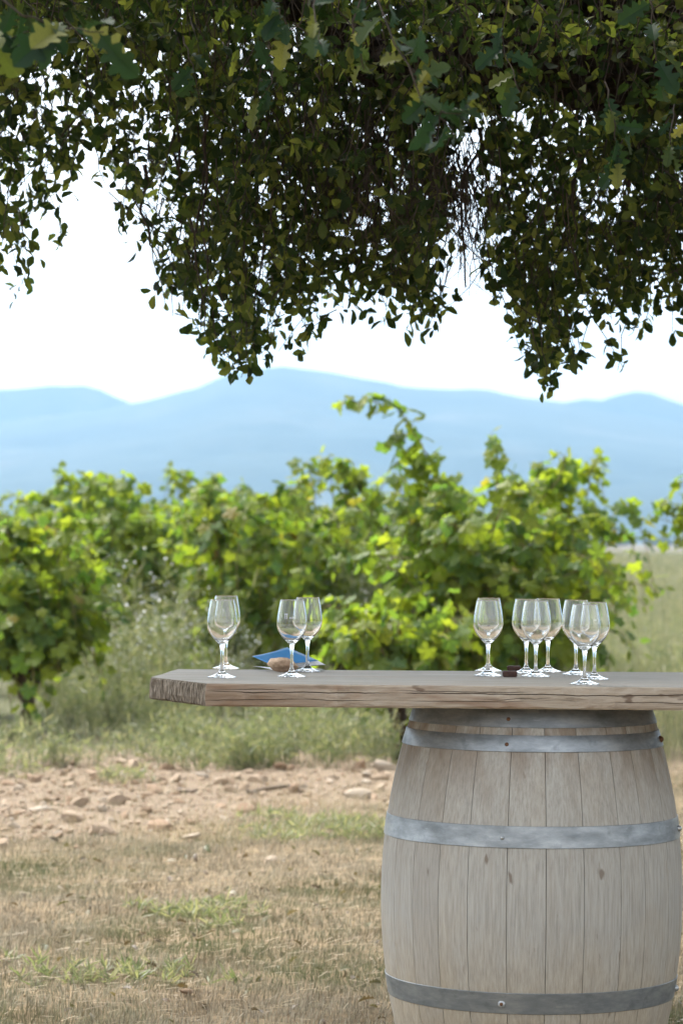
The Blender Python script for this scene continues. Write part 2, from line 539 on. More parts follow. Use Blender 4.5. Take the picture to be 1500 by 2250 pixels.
# ================================================================== LARGE STRUCTURE
def axis(lo, hi, dense_lo, dense_hi, step, grow):
    a = list(np.arange(dense_lo, dense_hi + 1e-6, step))
    s = step; x = a[-1]
    while x < hi:
        s *= grow; x = min(hi, x + s); a.append(x)
    s = step; x = a[0]
    while x > lo:
        s *= grow; x = max(lo, x - s); a.insert(0, x)
    return np.array(a)

gx = axis(-5200, 5200, -4.0, 4.0, 0.06, 1.22)
gy = axis(-300, 9300, 6.0, 24.0, 0.05, 1.2)
GX, GY = np.meshgrid(gx, gy)
GZ = gz(GX, GY)
nx, ny = len(gx), len(gy)
V = np.stack([GX, GY, GZ], -1).reshape(-1, 3)
i = (np.arange(ny - 1)[:, None] * nx + np.arange(nx - 1)[None, :]).ravel()
F = np.stack([i, i + 1, i + 1 + nx, i + nx], -1)
ground = link('ground', np_mesh('ground', V, F, True), MAT['ground'], kind='structure')

def mountain(name, ridge, D, foot, back, seed, extra):
    """terrain strip whose skyline follows ridge (photo pixels) at distance D"""
    rp = np.array(ridge, float)
    X = (rp[:, 0] - 750) / FPX * D
    H = (1187 + (rp[:, 0] - 750) * 0.00785 - rp[:, 1]) / FPX * D + EYE
    xs = np.linspace(-extra, extra, 260)
    crest = np.interp(xs, X, H)
    crest = crest + 0.012 * crest * fbm(xs, xs * 0, 0.05, seed)
    ts = np.concatenate([np.linspace(0, 1, 40), np.linspace(1.03, 1.8, 14)])
    V = []
    for t in ts:
        if t <= 1:
            y = foot + (D - foot) * t
            prof = t ** 1.25
        else:
            y = D + (t - 1) * (back - D) / 0.8
            prof = 1 - ((t - 1) / 0.8) ** 1.1
        sp = fbm(xs, np.full_like(xs, y), 0.0052, seed) * 0.19 + fbm(xs, np.full_like(xs, y), 0.017, seed + 1) * 0.06
        k = math.sin(math.pi * min(t, 1)) if t <= 1 else 0
        z = crest * np.clip(prof + sp * k * 1.0, 0, None) * (1.0 if t <= 1 else 1.0)
        if t < 1:
            z = np.minimum(z, crest * (0.10 + 0.9 * t) * (y / D) * 0.995)      # nothing in front overtops the skyline
        V.append(np.stack([xs, np.full_like(xs, y), z - 1.0 * (t == 0)], -1))
    V = np.concatenate(V)
    n = len(xs)
    i = (np.arange(len(ts) - 1)[:, None] * n + np.arange(n - 1)[None, :]).ravel()
    F = np.stack([i, i + 1, i + 1 + n, i + n], -1)
    return link(name, np_mesh(name, V, F, True), MAT['mountain'], kind='structure')

mountain('mountain', [(-6000, 900), (-2500, 1000), (-600, 960), (0, 925), (200, 903), (300, 884), (350, 872), (420, 855), (470, 832), (520, 815), (600, 803), (690, 812), (800, 832), (880, 848),
                      (950, 856), (1040, 852), (1110, 865), (1180, 878), (1240, 884), (1320, 900), (1500, 930), (1900, 1000), (3000, 1040), (6000, 1000)], 5600, 3300, 7000, 1.0, 4200)
mountain('mountain', [(-6000, 850), (-2000, 800), (-900, 840), (-300, 870), (0, 855), (60, 851), (180, 844), (230, 862), (300, 890), (420, 905), (700, 900), (1000, 892), (1180, 890), (1240, 884), (1280, 875),
                      (1310, 882), (1360, 865), (1410, 858), (1450, 868), (1500, 890), (1700, 930), (2500, 850), (6000, 880)], 6300, 5700, 8000, 3.0, 4600)

# a low far line of trees where the plain ends
def far_trees():
    rng = np.random.default_rng(5)
    g = Geo()
    for _ in range(420):
        y = rng.uniform(1350, 2400); x = rng.uniform(-0.22, 0.22) * y
        h = rng.uniform(3, 7); wd = h * rng.uniform(0.9, 2.2)
        ang = np.arange(7) * 2 * math.pi / 7
        rows = []
        for q, rr in ((0, 0.7), (0.35, 1.0), (0.7, 0.75), (1.0, 0.12)):
            r = wd * 0.5 * rr * (1 + 0.25 * rng.normal(size=7))
            rows.append(np.stack([x + r * np.cos(ang), y + r * np.sin(ang), np.full(7, h * q) + 0.3 * rng.normal(size=7) * (q > 0)], -1))
        Vv = np.concatenate(rows)
        Ff = []
        for a_ in range(3):
            for b_ in range(7):
                Ff.append((a_ * 7 + b_, a_ * 7 + (b_ + 1) % 7, (a_ + 1) * 7 + (b_ + 1) % 7, (a_ + 1) * 7 + b_))
        g.add(Vv, Ff)
    link('treeline', g.mesh('treeline', True), simple('far_foliage', (0.03, 0.045, 0.02), (0.08, 0.09, 0.04), 0.3, 0.95, 0.0), kind='stuff')
far_trees()

def haze():
    x0, x1, y0, y1, z0, z1 = -5300, 5300, -400, 9400, -3.0, 620.0
    V = [(x, y, z) for z in (z0, z1) for y in (y0, y1) for x in (x0, x1)]
    F = [(0, 2, 3, 1), (4, 5, 7, 6), (0, 1, 5, 4), (2, 6, 7, 3), (0, 4, 6, 2), (1, 3, 7, 5)]
    m, n, l = new_mat('haze_air')
    out = n.new('ShaderNodeOutputMaterial')
    v = n.new('ShaderNodeVolumePrincipled')
    v.inputs['Color'].default_value = (0.40, 0.65, 0.93, 1)
    v.inputs['Density'].default_value = HAZE
    v.inputs['Anisotropy'].default_value = 0.35
    l.new(v.outputs[0], out.inputs['Volume'])
    link('haze', py_mesh('haze', V, F), m, kind='stuff')
HAZE = 0.000135
haze()

# ================================================================== THE OAK OVERHEAD
def outline_leaf(pts, rows, cup=0.12):
    """leaf from a half outline (x >= 0, y up to 1): fan of triangles on both sides of a midrib"""
    pts = np.array(pts, float)
    n = len(pts)
    mid = np.stack([np.zeros(n), pts[:, 1], np.zeros(n)], -1)
    R = np.stack([pts[:, 0], pts[:, 1], cup * pts[:, 0] * 1.6], -1)
    L = R * np.array([-1, 1, 1])
    V = np.concatenate([mid, R, L])
    V[:, 2] -= 0.18 * V[:, 1] ** 2 * cup / 0.12 * 0.9
    F = []
    for k in range(n - 1):
        F += [(k, n + k, n + k + 1), (k, n + k + 1, k + 1), (k, 2 * n + k + 1, 2 * n + k), (k, k + 1, 2 * n + k + 1)]
    return V, np.array(F)

LEAF_SMALL = outline_leaf([(0.0, 0.0), (0.17, 0.25), (0.29, 0.62), (0.17, 0.88), (0.0, 1.0)], 5, 0.20)
LEAF_LOBED = outline_leaf([(0.0, 0.0), (0.03, 0.10), (0.14, 0.17), (0.18, 0.23), (0.10, 0.30), (0.09, 0.34), (0.24, 0.41), (0.29, 0.48), (0.15, 0.54), (0.14, 0.58), (0.29, 0.66), (0.32, 0.74), (0.16, 0.78), (0.20, 0.86), (0.17, 0.93), (0.07, 0.98), (0.0, 1.0)], 17, 0.30)

SIL = np.array([(-900, 560), (-600, 640), (-350, 560), (-150, 650), (-40, 640), (0, 620), (40, 680), (90, 600), (130, 560), (160, 500), (180, 400), (225, 400), (245, 545), (300, 590), (335, 660), (380, 735), (440, 775), (500, 815), (550, 850), (590, 790),
                (640, 790), (690, 770), (730, 715), (780, 715), (830, 740), (880, 735), (920, 765), (960, 730), (990, 690), (1005, 600), (1035, 640), (1060, 665), (1110, 730), (1150, 800), (1190, 880),
                (1225, 840), (1262, 850), (1300, 760), (1330, 740), (1360, 830), (1385, 810), (1430, 730), (1500, 745), (1600, 800), (1750, 700), (1950, 780), (2300, 700)], float)

def canopy_density(px, py):
    B = np.interp(px, SIL[:, 0], SIL[:, 1])
    t = (B - py)
    d = np.clip(t / 240, 0.0, 1.0) * 0.85 + 0.19
    d = np.where(t < 0, 0, d)
    # the thin left-hand spray and the open gap with bare twigs
    d = np.where((px < 175) & (py > 390), d * 0.62, d)
    d = np.where((px > 150) & (px < 330) & (py > 330), d * 0.55, d)
    gap = np.exp(-(((px - 1028) / 44) ** 2)) * (py > 270)
    d = d * (1 - 0.93 * gap)
    d = np.where((px > 1060) & (px < 1230) & (py > 250) & (py < 480), d * 0.6, d)
    d = np.where((px < 420) & (py > 110), d * 0.62, d)
    return d

oak = thing('oak_tree', 'large old oak tree whose dark leafy boughs hang over the table from above', 'tree', (3.4, 9.6, 0.0))
OL = np.array(oak.location)
def oak_part(name, me, mat, kind=None):
    me.transform(Matrix.Translation(-Vector(OL)))
    return link(name, me, mat, oak, kind=kind)

def wobble(a, b, n, amp, rng, sag=0.0):
    a = np.array(a, float); b = np.array(b, float)
    t = np.linspace(0, 1, n)
    P = a[None] * (1 - t)[:, None] + b[None] * t[:, None]
    nz = np.cumsum(rng.normal(size=(n, 3)), 0)
    nz -= nz[0] + (nz[-1] - nz[0])[None] * t[:, None]
    P += nz * amp
    P[:, 2] += sag * np.sin(math.pi * t)
    return P

rng = np.random.default_rng(21)
P = wobble((3.4, 9.6, -0.15), (3.2, 9.4, 3.4), 12, 0.03, rng)
oak_part('trunk', np_mesh('oak_trunk', *tube(P, np.interp(np.linspace(0, 1, 12), [0, 0.1, 0.5, 1], [0.52, 0.36, 0.31, 0.27]), 18, 0.04, rng), smooth=True), MAT['bark'])
LIMBS = []
def limb(a, b, r0, r1, sag=0.0, n=26, amp=0.02):
    P = wobble(a, b, n, amp, rng, sag)
    LIMBS.append(P)
    oak_part('limb', np_mesh('oak_limb', *tube(P, np.linspace(r0, r1, n), 18, 0.075, rng), smooth=True), MAT['bark'])
    return P
pA = np.array(pix(950, 190, 8.35)); pB = np.array(pix(1540, 130, 8.6))
limb((3.25, 9.45, 2.5), pB, 0.17, 0.115, 0.05)
limb(pB, pA, 0.115, 0.075, 0.02)
limb(pA, np.array(pix(560, -40, 8.6)), 0.072, 0.04, 0.05)
limb(pB + np.array([0.25, 0.05, 0.05]), np.array(pix(900, -90, 8.4)), 0.10, 0.07, 0.02)
limb((3.2, 9.4, 3.2), np.array(pix(150, -190, 9.4)), 0.2, 0.05, 0.25)
limb(np.array(pix(560, -40, 8.6)), np.array(pix(-500, 60, 9.2)), 0.04, 0.02, 0.08)
limb((3.2, 9.4, 3.3), (-1.5, 11.5, 5.6), 0.2, 0.05, 0.2)
limb((3.2, 9.4, 3.3), (2.0, 5.5, 5.2), 0.2, 0.05, 0.2)
limb((3.2, 9.4, 3.3), (7.5, 9.5, 5.4), 0.2, 0.05, 0.2)
limb((3.2, 9.4, 3.3), (3.4, 9.8, 7.0), 0.22, 0.06, 0.0)

twigs = Geo()
CL = []          # cluster centres
DR = []          # twig direction
rng = np.random.default_rng(33)
# clusters of the part in front of the lens, dense where the photograph is dense
want = 7600
while len(CL) < want:
    px = rng.uniform(-420, 1900, 4000); py = rng.uniform(-260, 890, 4000)
    ok = rng.uniform(0, 1, 4000) < canopy_density(px, py) * np.clip(0.72 + 0.7 * fbm(px, py, 0.027, 3) + 0.5 * np.clip((330 - py) / 300, 0, 1) + 0.35 * np.clip((np.abs(px - 1190) < 75) * (py > 600) + (px < 140) * (py > 400), 0, 1), 0.10, 1.2)
    for x, y in zip(px[ok], py[ok]):
        low = np.interp(y, [0, 300, 800], [1.0, 0.75, 0.35])
        dep = 9.0 + rng.normal() * 0.95 * low
        dep = min(max(dep, 7.9 if y > 150 else 7.2), 11.5)
        CL.append(np.array(pix(x, y, dep)))
        if len(CL) >= want:
            break
CL = np.array(CL)
for c in CL:
    L = rng.uniform(0.10, 0.34)
    a = c + np.array([rng.normal() * 0.12 * L * 3, rng.normal() * 0.14 * L * 3, L * rng.uniform(0.4, 1.0)])
    v_ = CAM_M.inverted() @ Vector(a)
    if canopy_density(np.array(750 + v_.x / -v_.z * FPX), np.array(1125 - v_.y / -v_.z * FPX)) < 0.12:
        a = c + np.array([0.01, 0, 0.05])
    P = wobble(a, c, 5, 0.006, rng)
    P[1:4, 2] += 0.02 * rng.normal()
    twigs.add(*tube(P, np.linspace(0.0022, 0.0010, 5), 3))
    DR.append(P[-1] - P[-2])
DR = np.array(DR)
# longer hanging branchlets
for _ in range(60):
    px = rng.uniform(-250, 1750); B = np.interp(px, SIL[:, 0], SIL[:, 1])
    if abs(px - 1030) < 90 or px < 330: continue
    y1 = B - rng.uniform(20, 330); y0 = max(-200, y1 - rng.uniform(200, 520))
    dep = rng.normal(9.0, 0.5)
    a = np.array(pix(px + rng.normal() * 80, y0, dep)); b = np.array(pix(px, y1, dep + rng.normal() * 0.15))
    P = wobble(a, b, 10, 0.012, rng)
    twigs.add(*tube(P, np.linspace(rng.uniform(0.003, 0.0055), 0.0012, 10), 4))
# dead bare twigs in the gap and in the brown centre
for k in range(200):
    if k < 36:
        px = rng.normal(1022, 24); y0 = rng.uniform(240, 420); y1 = y0 + rng.uniform(90, 260)
    else:
        px = rng.normal(860, 95); y0 = rng.uniform(150, 420); y1 = y0 + rng.uniform(60, 260)
    dep = rng.normal(8.55, 0.25)
    a = np.array(pix(px + rng.normal() * 14, y0, dep)); b = np.array(pix(px + rng.normal() * 18, min(y1, 660), dep + rng.normal() * 0.05))
    P = wobble(a, b, 9, 0.010, rng)
    r0 = 0.0016 + 0.0018 * rng.random()
    twigs.add(*tube(P, np.linspace(r0, 0.0008, 9), 3))
    for q in range(3):
        j = rng.integers(2, 8)
        e = P[j] + np.array([rng.normal() * 0.05, rng.normal() * 0.04, -rng.uniform(0.02, 0.12)])
        twigs.add(*tube(wobble(P[j], e, 4, 0.004, rng), np.linspace(0.0012, 0.0006, 4), 3))
# the forked bare twig hanging in the gap
for pts, r in (([(1052, 280), (1060, 325), (1040, 350), (1018, 385), (1012, 470), (1020, 560), (1022, 632)], 0.0062), ([(1040, 350), (1070, 320), (1085, 270)], 0.005), ([(1018, 385), (1042, 440), (1030, 500), (1045, 600)], 0.003)):
    P = np.array([np.array(pix(x, y, 8.5)) for x, y in pts])
    twigs.add(*tube(P, np.linspace(r, r * 0.4, len(P)), 5))
oak_part('twigs', twigs.mesh('oak_twigs'), MAT['twig'], kind='stuff')

def cluster_leaves(C, D, rng, size, k_lo=5, k_hi=9, spread=0.05):
    tip, nrm, loc, sc = [], [], [], []
    for c, d in zip(C, D):
        k = rng.integers(k_lo, k_hi)
        d = d / (np.linalg.norm(d) + 1e-9)
        for q in range(k):
            t = d * rng.uniform(0.1, 0.7) + rng.normal(size=3) * 0.75 + np.array([0, 0, -0.12])
            loc.append(c - d * rng.uniform(0, spread * 1.8) + rng.normal(size=3) * spread * 0.25)
            tip.append(t); nrm.append(rng.normal(size=3) * 0.8 + np.array([0, 0, 0.7]))
            sc.append(size * rng.uniform(0.65, 1.25))
    return np.array(loc), np.array(tip), np.array(nrm), np.array(sc)

loc, tip, nrm, sc = cluster_leaves(CL, DR, rng, 0.041)
Mx = frames(tip, nrm, sc)
dist = np.linalg.norm(loc - np.array([0, 0, EYE]), axis=1)
def in_frame(loc):
    inv = CAM_M.inverted()
    R = np.array(inv.to_3x3()); T = np.array(inv.translation)
    c = loc @ R.T + T
    x = 750 + c[:, 0] / -c[:, 2] * FPX; y = 1125 - c[:, 1] / -c[:, 2] * FPX
    return (x > 0) & (x < 1500) & (y > 0) & (y < 2250)
big = np.argsort(np.where(in_frame(loc), dist / sc, 1e9))[:150]
mask = np.ones(len(loc), bool); mask[big] = False
oak_part('crown', np_mesh('oak_crown', *scatter(LEAF_SMALL[0], LEAF_SMALL[1], Mx[mask], loc[mask])), MAT['oak_leaf'], kind='stuff')
leaf_mesh_small = np_mesh('oak_leaf_small', LEAF_LOBED[0], LEAF_LOBED[1]); leaf_mesh_small.materials.append(MAT['oak_leaf'])
leaf_mesh_lobed = np_mesh('oak_leaf_lobed', LEAF_LOBED[0], LEAF_LOBED[1]); leaf_mesh_lobed.materials.append(MAT['oak_leaf_near'])
def place_leaf(me, M3, l, parent, base, name='leaf'):
    o = bpy.data.objects.new(name, me)
    COL.objects.link(o)
    m = Matrix(M3.tolist()).to_4x4()
    m.translation = Vector(l) - Vector(base)
    o.parent = parent
    o.matrix_local = m
    return o
for k in big:
    place_leaf(leaf_mesh_small, Mx[k], loc[k], oak, OL)

# near sprigs with big lobed leaves, hanging closest to the lens
rng = np.random.default_rng(8)
def sprig(path, depth, size, nleaf, r=0.0022):
    P = np.array([np.array(pix(x, y, depth + dd)) for x, y, dd in path])
    t = np.linspace(0, 1, len(P)); tt = np.linspace(0, 1, 12)
    Q = np.stack([np.interp(tt, t, P[:, k]) for k in range(3)], -1) + rng.normal(size=(12, 3)) * 0.002
    V, F = tube(Q, np.linspace(r, r * 0.5, 12), 5)
    oak_part('twig', np_mesh('oak_twig', V, F, True), MAT['twig'])
    for q in range(nleaf):
        s = 0.15 + 0.85 * (q + rng.random() * 0.6) / nleaf
        p = np.array([np.interp(s, tt, Q[:, k]) for k in range(3)])
        d = Q[-1] - Q[-4]; d = d / np.linalg.norm(d)
        tp = d * 0.5 + rng.normal(size=3) * 0.55 + np.array([0, -0.1, -0.15])
        nm = np.array([0.1, -0.75, 0.6]) + rng.normal(size=3) * 0.45
        M3 = frames(tp[None], nm[None], [size * rng.uniform(0.6, 1.2)])[0]
        place_leaf(leaf_mesh_lobed, M3, p, oak, OL)
sprig([(-60, -60, 0.1), (40, 30, 0), (130, 60, 0), (225, 75, -0.05)], 5.0, 0.085, 14)
sprig([(-90, 60, 0), (-10, 85, 0.05), (60, 70, 0)], 5.1, 0.075, 7)
sprig([(700, -90, 0.3), (690, 20, 0.1), (705, 100, 0)], 5.3, 0.06, 7)
sprig([(800, -80, 0.2), (850, 60, 0.1), (905, 160, 0), (930, 235, 0), (1010, 250, -0.05), (1045, 205, -0.05)], 5.3, 0.07, 20)
sprig([(905, 150, 0), (960, 240, 0), (1000, 300, 0.05)], 5.35, 0.065, 8)
sprig([(820, -60, 0.3), (770, 60, 0.2), (800, 150, 0.2)], 5.6, 0.06, 9)
sprig([(1120, -60, 0.1), (1100, 90, 0.1), (1140, 205, 0.0)], 6.6, 0.075, 9)
sprig([(1420, -40, 0.1), (1440, 120, 0), (1452, 190, 0)], 6.4, 0.075, 6)
sprig([(1330, 180, 0.1), (1350, 290, 0), (1365, 370, 0)], 6.8, 0.075, 13)
sprig([(1480, 230, 0.1), (1470, 300, 0), (1478, 350, 0)], 6.8, 0.06, 7)
sprig([(400, 80, 0.1), (430, 170, 0), (440, 225, 0)], 7.4, 0.07, 5)
sprig([(590, 100, 0.1), (600, 180, 0.0), (565, 230, 0)], 7.2, 0.065, 9)
sprig([(560, -60, 0.1), (610, 20, 0.0), (640, 70, 0)], 6.0, 0.07, 8)

# the rest of the crown, above and around the frame
rng = np.random.default_rng(77)
C2 = []
while len(C2) < 8200:
    u = rng.normal(size=3); u /= np.linalg.norm(u)
    rr = rng.uniform(0.45, 1.0) ** 0.5
    c = np.array([2.2, 9.2, 4.9]) + u * rr * np.array([6.3, 5.2, 3.0])
    if c[2] < 2.2 + 0.5 * rng.random() + max(0.0, c[1] - 9.3) * 1.25 + max(0.0, -0.9 - c[0]) * 0.8: continue
    v = CAM_M.inverted() @ Vector(c)
    if v.z < 0:
        qx = 750 + v.x / -v.z * FPX; qy = 1125 - v.y / -v.z * FPX
        if -300 < qx < 1800 and qy > -120: continue
    C2.append(c)
C2 = np.array(C2)
D2 = np.array([0, 0, -1.0]) + rng.normal(size=C2.shape) * 0.5
loc, tip, nrm, sc = cluster_leaves(C2, D2, rng, 0.105, 4, 7, 0.10)
oak_part('crown', np_mesh('oak_crown_upper', *scatter(LEAF_SMALL[0], LEAF_SMALL[1], frames(tip, nrm, sc), loc)), MAT['oak_leaf'], kind='stuff')

# ================================================================== GRAPEVINES
def grape_leaf():
    th = np.linspace(-155, 155, 23)
    lob = {0: 1.0, 62: 0.86, -62: 0.86, 122: 0.66, -122: 0.66}
    R = []
    for t in th:
        v = 0.40
        for a_, L in lob.items():
            d = abs(t - a_)
            v = max(v, L * (1 - (d / 46.0) ** 1.25 * 0.55) if d < 46 else 0)
        R.append(v)
    R = np.array(R) * (1 + 0.07 * np.where(np.arange(23) % 2 == 0, 1, -1))
    x = R * np.sin(np.radians(th)) * 0.60
    y = R * np.cos(np.radians(th)) * 0.60 + 0.34
    rad2 = x ** 2 + (y - 0.34) ** 2
    z = -0.42 * rad2 + 0.05 * np.cos(np.radians(th * 5.8))
    V = np.concatenate([[(0, 0.34, 0.0)], np.stack([x, y, z], -1)])
    F = np.array([(0, k + 2, k + 1) for k in range(22)])
    return V, F
GV, GF = grape_leaf()
grape_leaf_mesh = np_mesh('grape_leaf', GV, GF, False); grape_leaf_mesh.materials.append(MAT['vine_leaf'])

def vine_geometry(seed, height, spread, nshoot, leaf=0.125, shoots=None, trunk_h=0.42, n_extra=1.0, droop=1.0):
    """local geometry of a goblet-trained vine: trunk + arms, canes, leaf frames"""
    rng = np.random.default_rng(seed)
    tg = Geo(); cg = Geo()
    P = wobble((0, 0, -0.06), (rng.normal() * 0.06, rng.normal() * 0.05, trunk_h), 9, 0.016, rng)
    tg.add(*tube(P, np.interp(np.linspace(0, 1, 9), [0, 0.2, 0.7, 1], [0.075, 0.052, 0.05, 0.06]), 9, 0.10, rng))
    head = P[-1]
    starts = []
    for k in range(5):
        a = k * 2 * math.pi / 5 + rng.normal() * 0.3
        e = head + np.array([math.cos(a) * 0.2, math.sin(a) * 0.2, 0.13 + 0.06 * rng.random()])
        A = wobble(head - np.array([0, 0, 0.03]), e, 6, 0.01, rng)
        tg.add(*tube(A, np.linspace(0.042, 0.022, 6), 7, 0.10, rng))
        starts.append(e)
    paths = []
    for k in range(nshoot):
        s = starts[k % 5]
        a = k * 2.39996 + rng.normal() * 0.35
        out = spread * rng.uniform(0.35, 1.0)
        up = (height - trunk_h - 0.2) * rng.uniform(0.30, 1.0) * (1.15 - 0.5 * (out / spread) ** 2)
        n = 13
        t = np.linspace(0, 1, n)
        hx = out * t ** 0.9
        hz = up * np.sin(t * (1.5 + 1.5 * droop * rng.random() ** 1.3)) 
        if k % 3 == 2:
            hz = 0.30 * np.sin(t * 2.6) - rng.uniform(0.15, 0.5) * t ** 2; hx = hx * 0.85
        Q = s[None] + np.stack([hx * math.cos(a), hx * math.sin(a), hz], -1)
        nz = np.cumsum(rng.normal(size=(n, 3)), 0) * 0.013
        Q += nz - nz[0]
        paths.append(Q)
    for sh in (shoots or []):
        sh = np.array(sh, float)
        t = np.linspace(0, 1, len(sh)); tt = np.linspace(0, 1, 15)
        paths.append(np.stack([np.interp(tt, t, sh[:, k]) for k in range(3)], -1) + rng.normal(size=(15, 3)) * 0.008)
    loc, tip, nrm, sc = [], [], [], []
    cen = head + np.array([0, 0, 0.2])
    for pi, Q in enumerate(paths):
        n = len(Q)
        cg.add(*tube(Q, np.linspace(0.0065, 0.0022, n), 5))
        L = np.linalg.norm(np.diff(Q, axis=0), axis=1).sum()
        m = max(6, int(L / (0.045 if pi < nshoot else 0.027) * n_extra))
        s = np.linspace(0.04, 1.0, m)
        T = np.gradient(Q, axis=0)
        for j, u in enumerate(s):
            p = np.array([np.interp(u, np.linspace(0, 1, n), Q[:, k]) for k in range(3)])
            d = np.array([np.interp(u, np.linspace(0, 1, n), T[:, k]) for k in range(3)]); d /= np.linalg.norm(d) + 1e-9
            sd_ = np.cross(d, rng.normal(size=3)); sd_ /= np.linalg.norm(sd_) + 1e-9
            out = p - cen; out /= np.linalg.norm(out) + 1e-9
            pet = sd_ * 0.6 + out * 0.5 + np.array([0, 0, 0.25]) + rng.normal(size=3) * 0.25
            pet /= np.linalg.norm(pet)
            e = p + pet * rng.uniform(0.04, 0.09)
            cg.add(*tube(np.array([p, (p + e) / 2 + np.array([0, 0, 0.004]), e]), np.array([0.0016, 0.0014, 0.0012]), 3))
            size = leaf * rng.uniform(0.7, 1.2) * (1.0 if u < 0.72 else 1.0 - (1.5 if pi < nshoot else 0.9) * (u - 0.72))
            tip.append(pet * 0.45 + np.array([0, 0, -0.75]) + rng.normal(size=3) * 0.35)
            nrm.append(out * 0.85 + np.array([0, 0, 0.55]) + rng.normal(size=3) * 0.42)
            loc.append(e); sc.append(size)
    loc = np.array(loc)
    return tg, cg, loc, frames(np.array(tip), np.array(nrm), np.array(sc)), np.array(sc)

def build_vine(name, label, loc_w, rz, geo, n_single, group=None, view=(0, -1, 0)):
    tg, cg, loc, Mx, sc = geo
    t = thing(name, label, 'grapevine', loc_w, rz, group)
    link('trunk', tg.mesh('vine_trunk', True), MAT['vine_bark'], t)
    link('canes', cg.mesh('vine_canes', True), MAT['cane'], t, kind='stuff')
    v = Vector(view); v.rotate(Matrix.Rotation(-rz, 3, 'Z'))
    score = loc @ np.array(v) * 1.0 + 0.7 * (sc / sc.mean())
    order = np.argsort(-score)
    single = order[:n_single]
    mask = np.ones(len(loc), bool); mask[single] = False
    if mask.any():
        link('foliage', np_mesh('vine_foliage', *scatter(GV, GF, Mx[mask], loc[mask])), MAT['vine_leaf'], t, kind='stuff')
    for k in single:
        place_leaf(grape_leaf_mesh, Mx[k], loc[k], t, (0, 0, 0))
    return t

def gpos(px, Z):
    p = pix(px, 1190, Z)
    return (p.x, p.y, float(gz(p.x, p.y)))

def local_path(pts, Z, base):
    return [tuple(np.array(pix(x, y, Z + dz)) - np.array(base)) for x, y, dz in pts]

# left near vine
b = gpos(75, 20.2)
g = vine_geometry(101, 1.45, 0.72, 72, 0.145, trunk_h=0.36, shoots=local_path and [local_path([(110, 1440, 0), (170, 1380, -0.2), (265, 1325, -0.3)], 20.2, b), local_path([(60, 1400, 0), (20, 1290, -0.2), (30, 1215, -0.2)], 20.2, b)])
build_vine('grapevine', 'low bushy grapevine with a gnarled dark trunk standing apart before the tabletop end', b, 0.0, g, 290)
# big right vine with the long arching shoot
b = gpos(1050, 19.4)
SH = [local_path([(1010, 1250, 0), (985, 1120, 0), (955, 1030, -0.05), (920, 970, -0.05), (880, 905, 0), (830, 880, 0.05), (740, 888, 0.1)], 19.4, b),
      local_path([(1000, 1260, 0.1), (970, 1130, 0.1), (930, 1040, 0.05), (890, 1000, 0.0), (870, 960, 0)], 19.4, b),
      local_path([(1060, 1250, 0), (1085, 1120, 0), (1095, 1030, 0), (1085, 965, 0)], 19.4, b),
      local_path([(1080, 1260, 0), (1170, 1120, 0.2), (1230, 1050, 0.3), (1240, 1000, 0.3)], 19.4, b),
      local_path([(1000, 1260, 0), (930, 1180, -0.2), (890, 1130, -0.3), (880, 1080, -0.3)], 19.4, b),
      local_path([(1100, 1260, 0), (1200, 1190, 0.1), (1290, 1160, 0.2), (1330, 1150, 0.2)], 19.4, b),
      local_path([(1000, 1290, 0), (900, 1230, -0.2), (800, 1220, -0.3), (740, 1240, -0.3)], 19.4, b),
      local_path([(1010, 1280, 0), (960, 1130, 0.3), (990, 1060, 0.3)], 19.4, b),
      local_path([(1090, 1290, 0), (1150, 1160, -0.2), (1170, 1070, -0.3)], 19.4, b)]
g = vine_geometry(202, 1.72, 0.88, 78, 0.145, shoots=SH)
build_vine('grapevine', 'tall full grapevine behind the clustered glasses with one long shoot arching high', b, 0.0, g, 300)
# small low vine before it
b = gpos(890, 17.9)
g = vine_geometry(303, 1.05, 0.5, 32, 0.14, trunk_h=0.35, shoots=[local_path([(890, 1430, 0), (950, 1370, -0.1), (985, 1330, -0.1)], 17.9, b), local_path([(880, 1430, 0), (790, 1360, 0), (735, 1330, 0)], 17.9, b)])
build_vine('grapevine', 'small low grapevine just beyond the middle of the tabletop', b, 0.0, g, 220)

# vine beyond the frame whose long shoots reach in over the meadow
b = gpos(1690, 20.6)
g = vine_geometry(404, 1.65, 0.42, 26, 0.135, shoots=[local_path([(1690, 1300, 0), (1620, 1150, 0), (1540, 1110, 0), (1440, 1118, 0)], 20.6, b), local_path([(1680, 1300, 0), (1600, 1190, 0), (1520, 1150, 0), (1432, 1140, 0)], 20.6, b), local_path([(1690, 1300, 0), (1640, 1120, 0), (1560, 1060, 0), (1490, 1068, 0)], 20.6, b), local_path([(1680, 1320, 0), (1600, 1240, 0), (1530, 1200, 0), (1480, 1195, 0)], 20.6, b)])
build_vine('grapevine', 'grapevine past the open meadow, only its outstretched shoots in view', b, 0.0, g, 150)

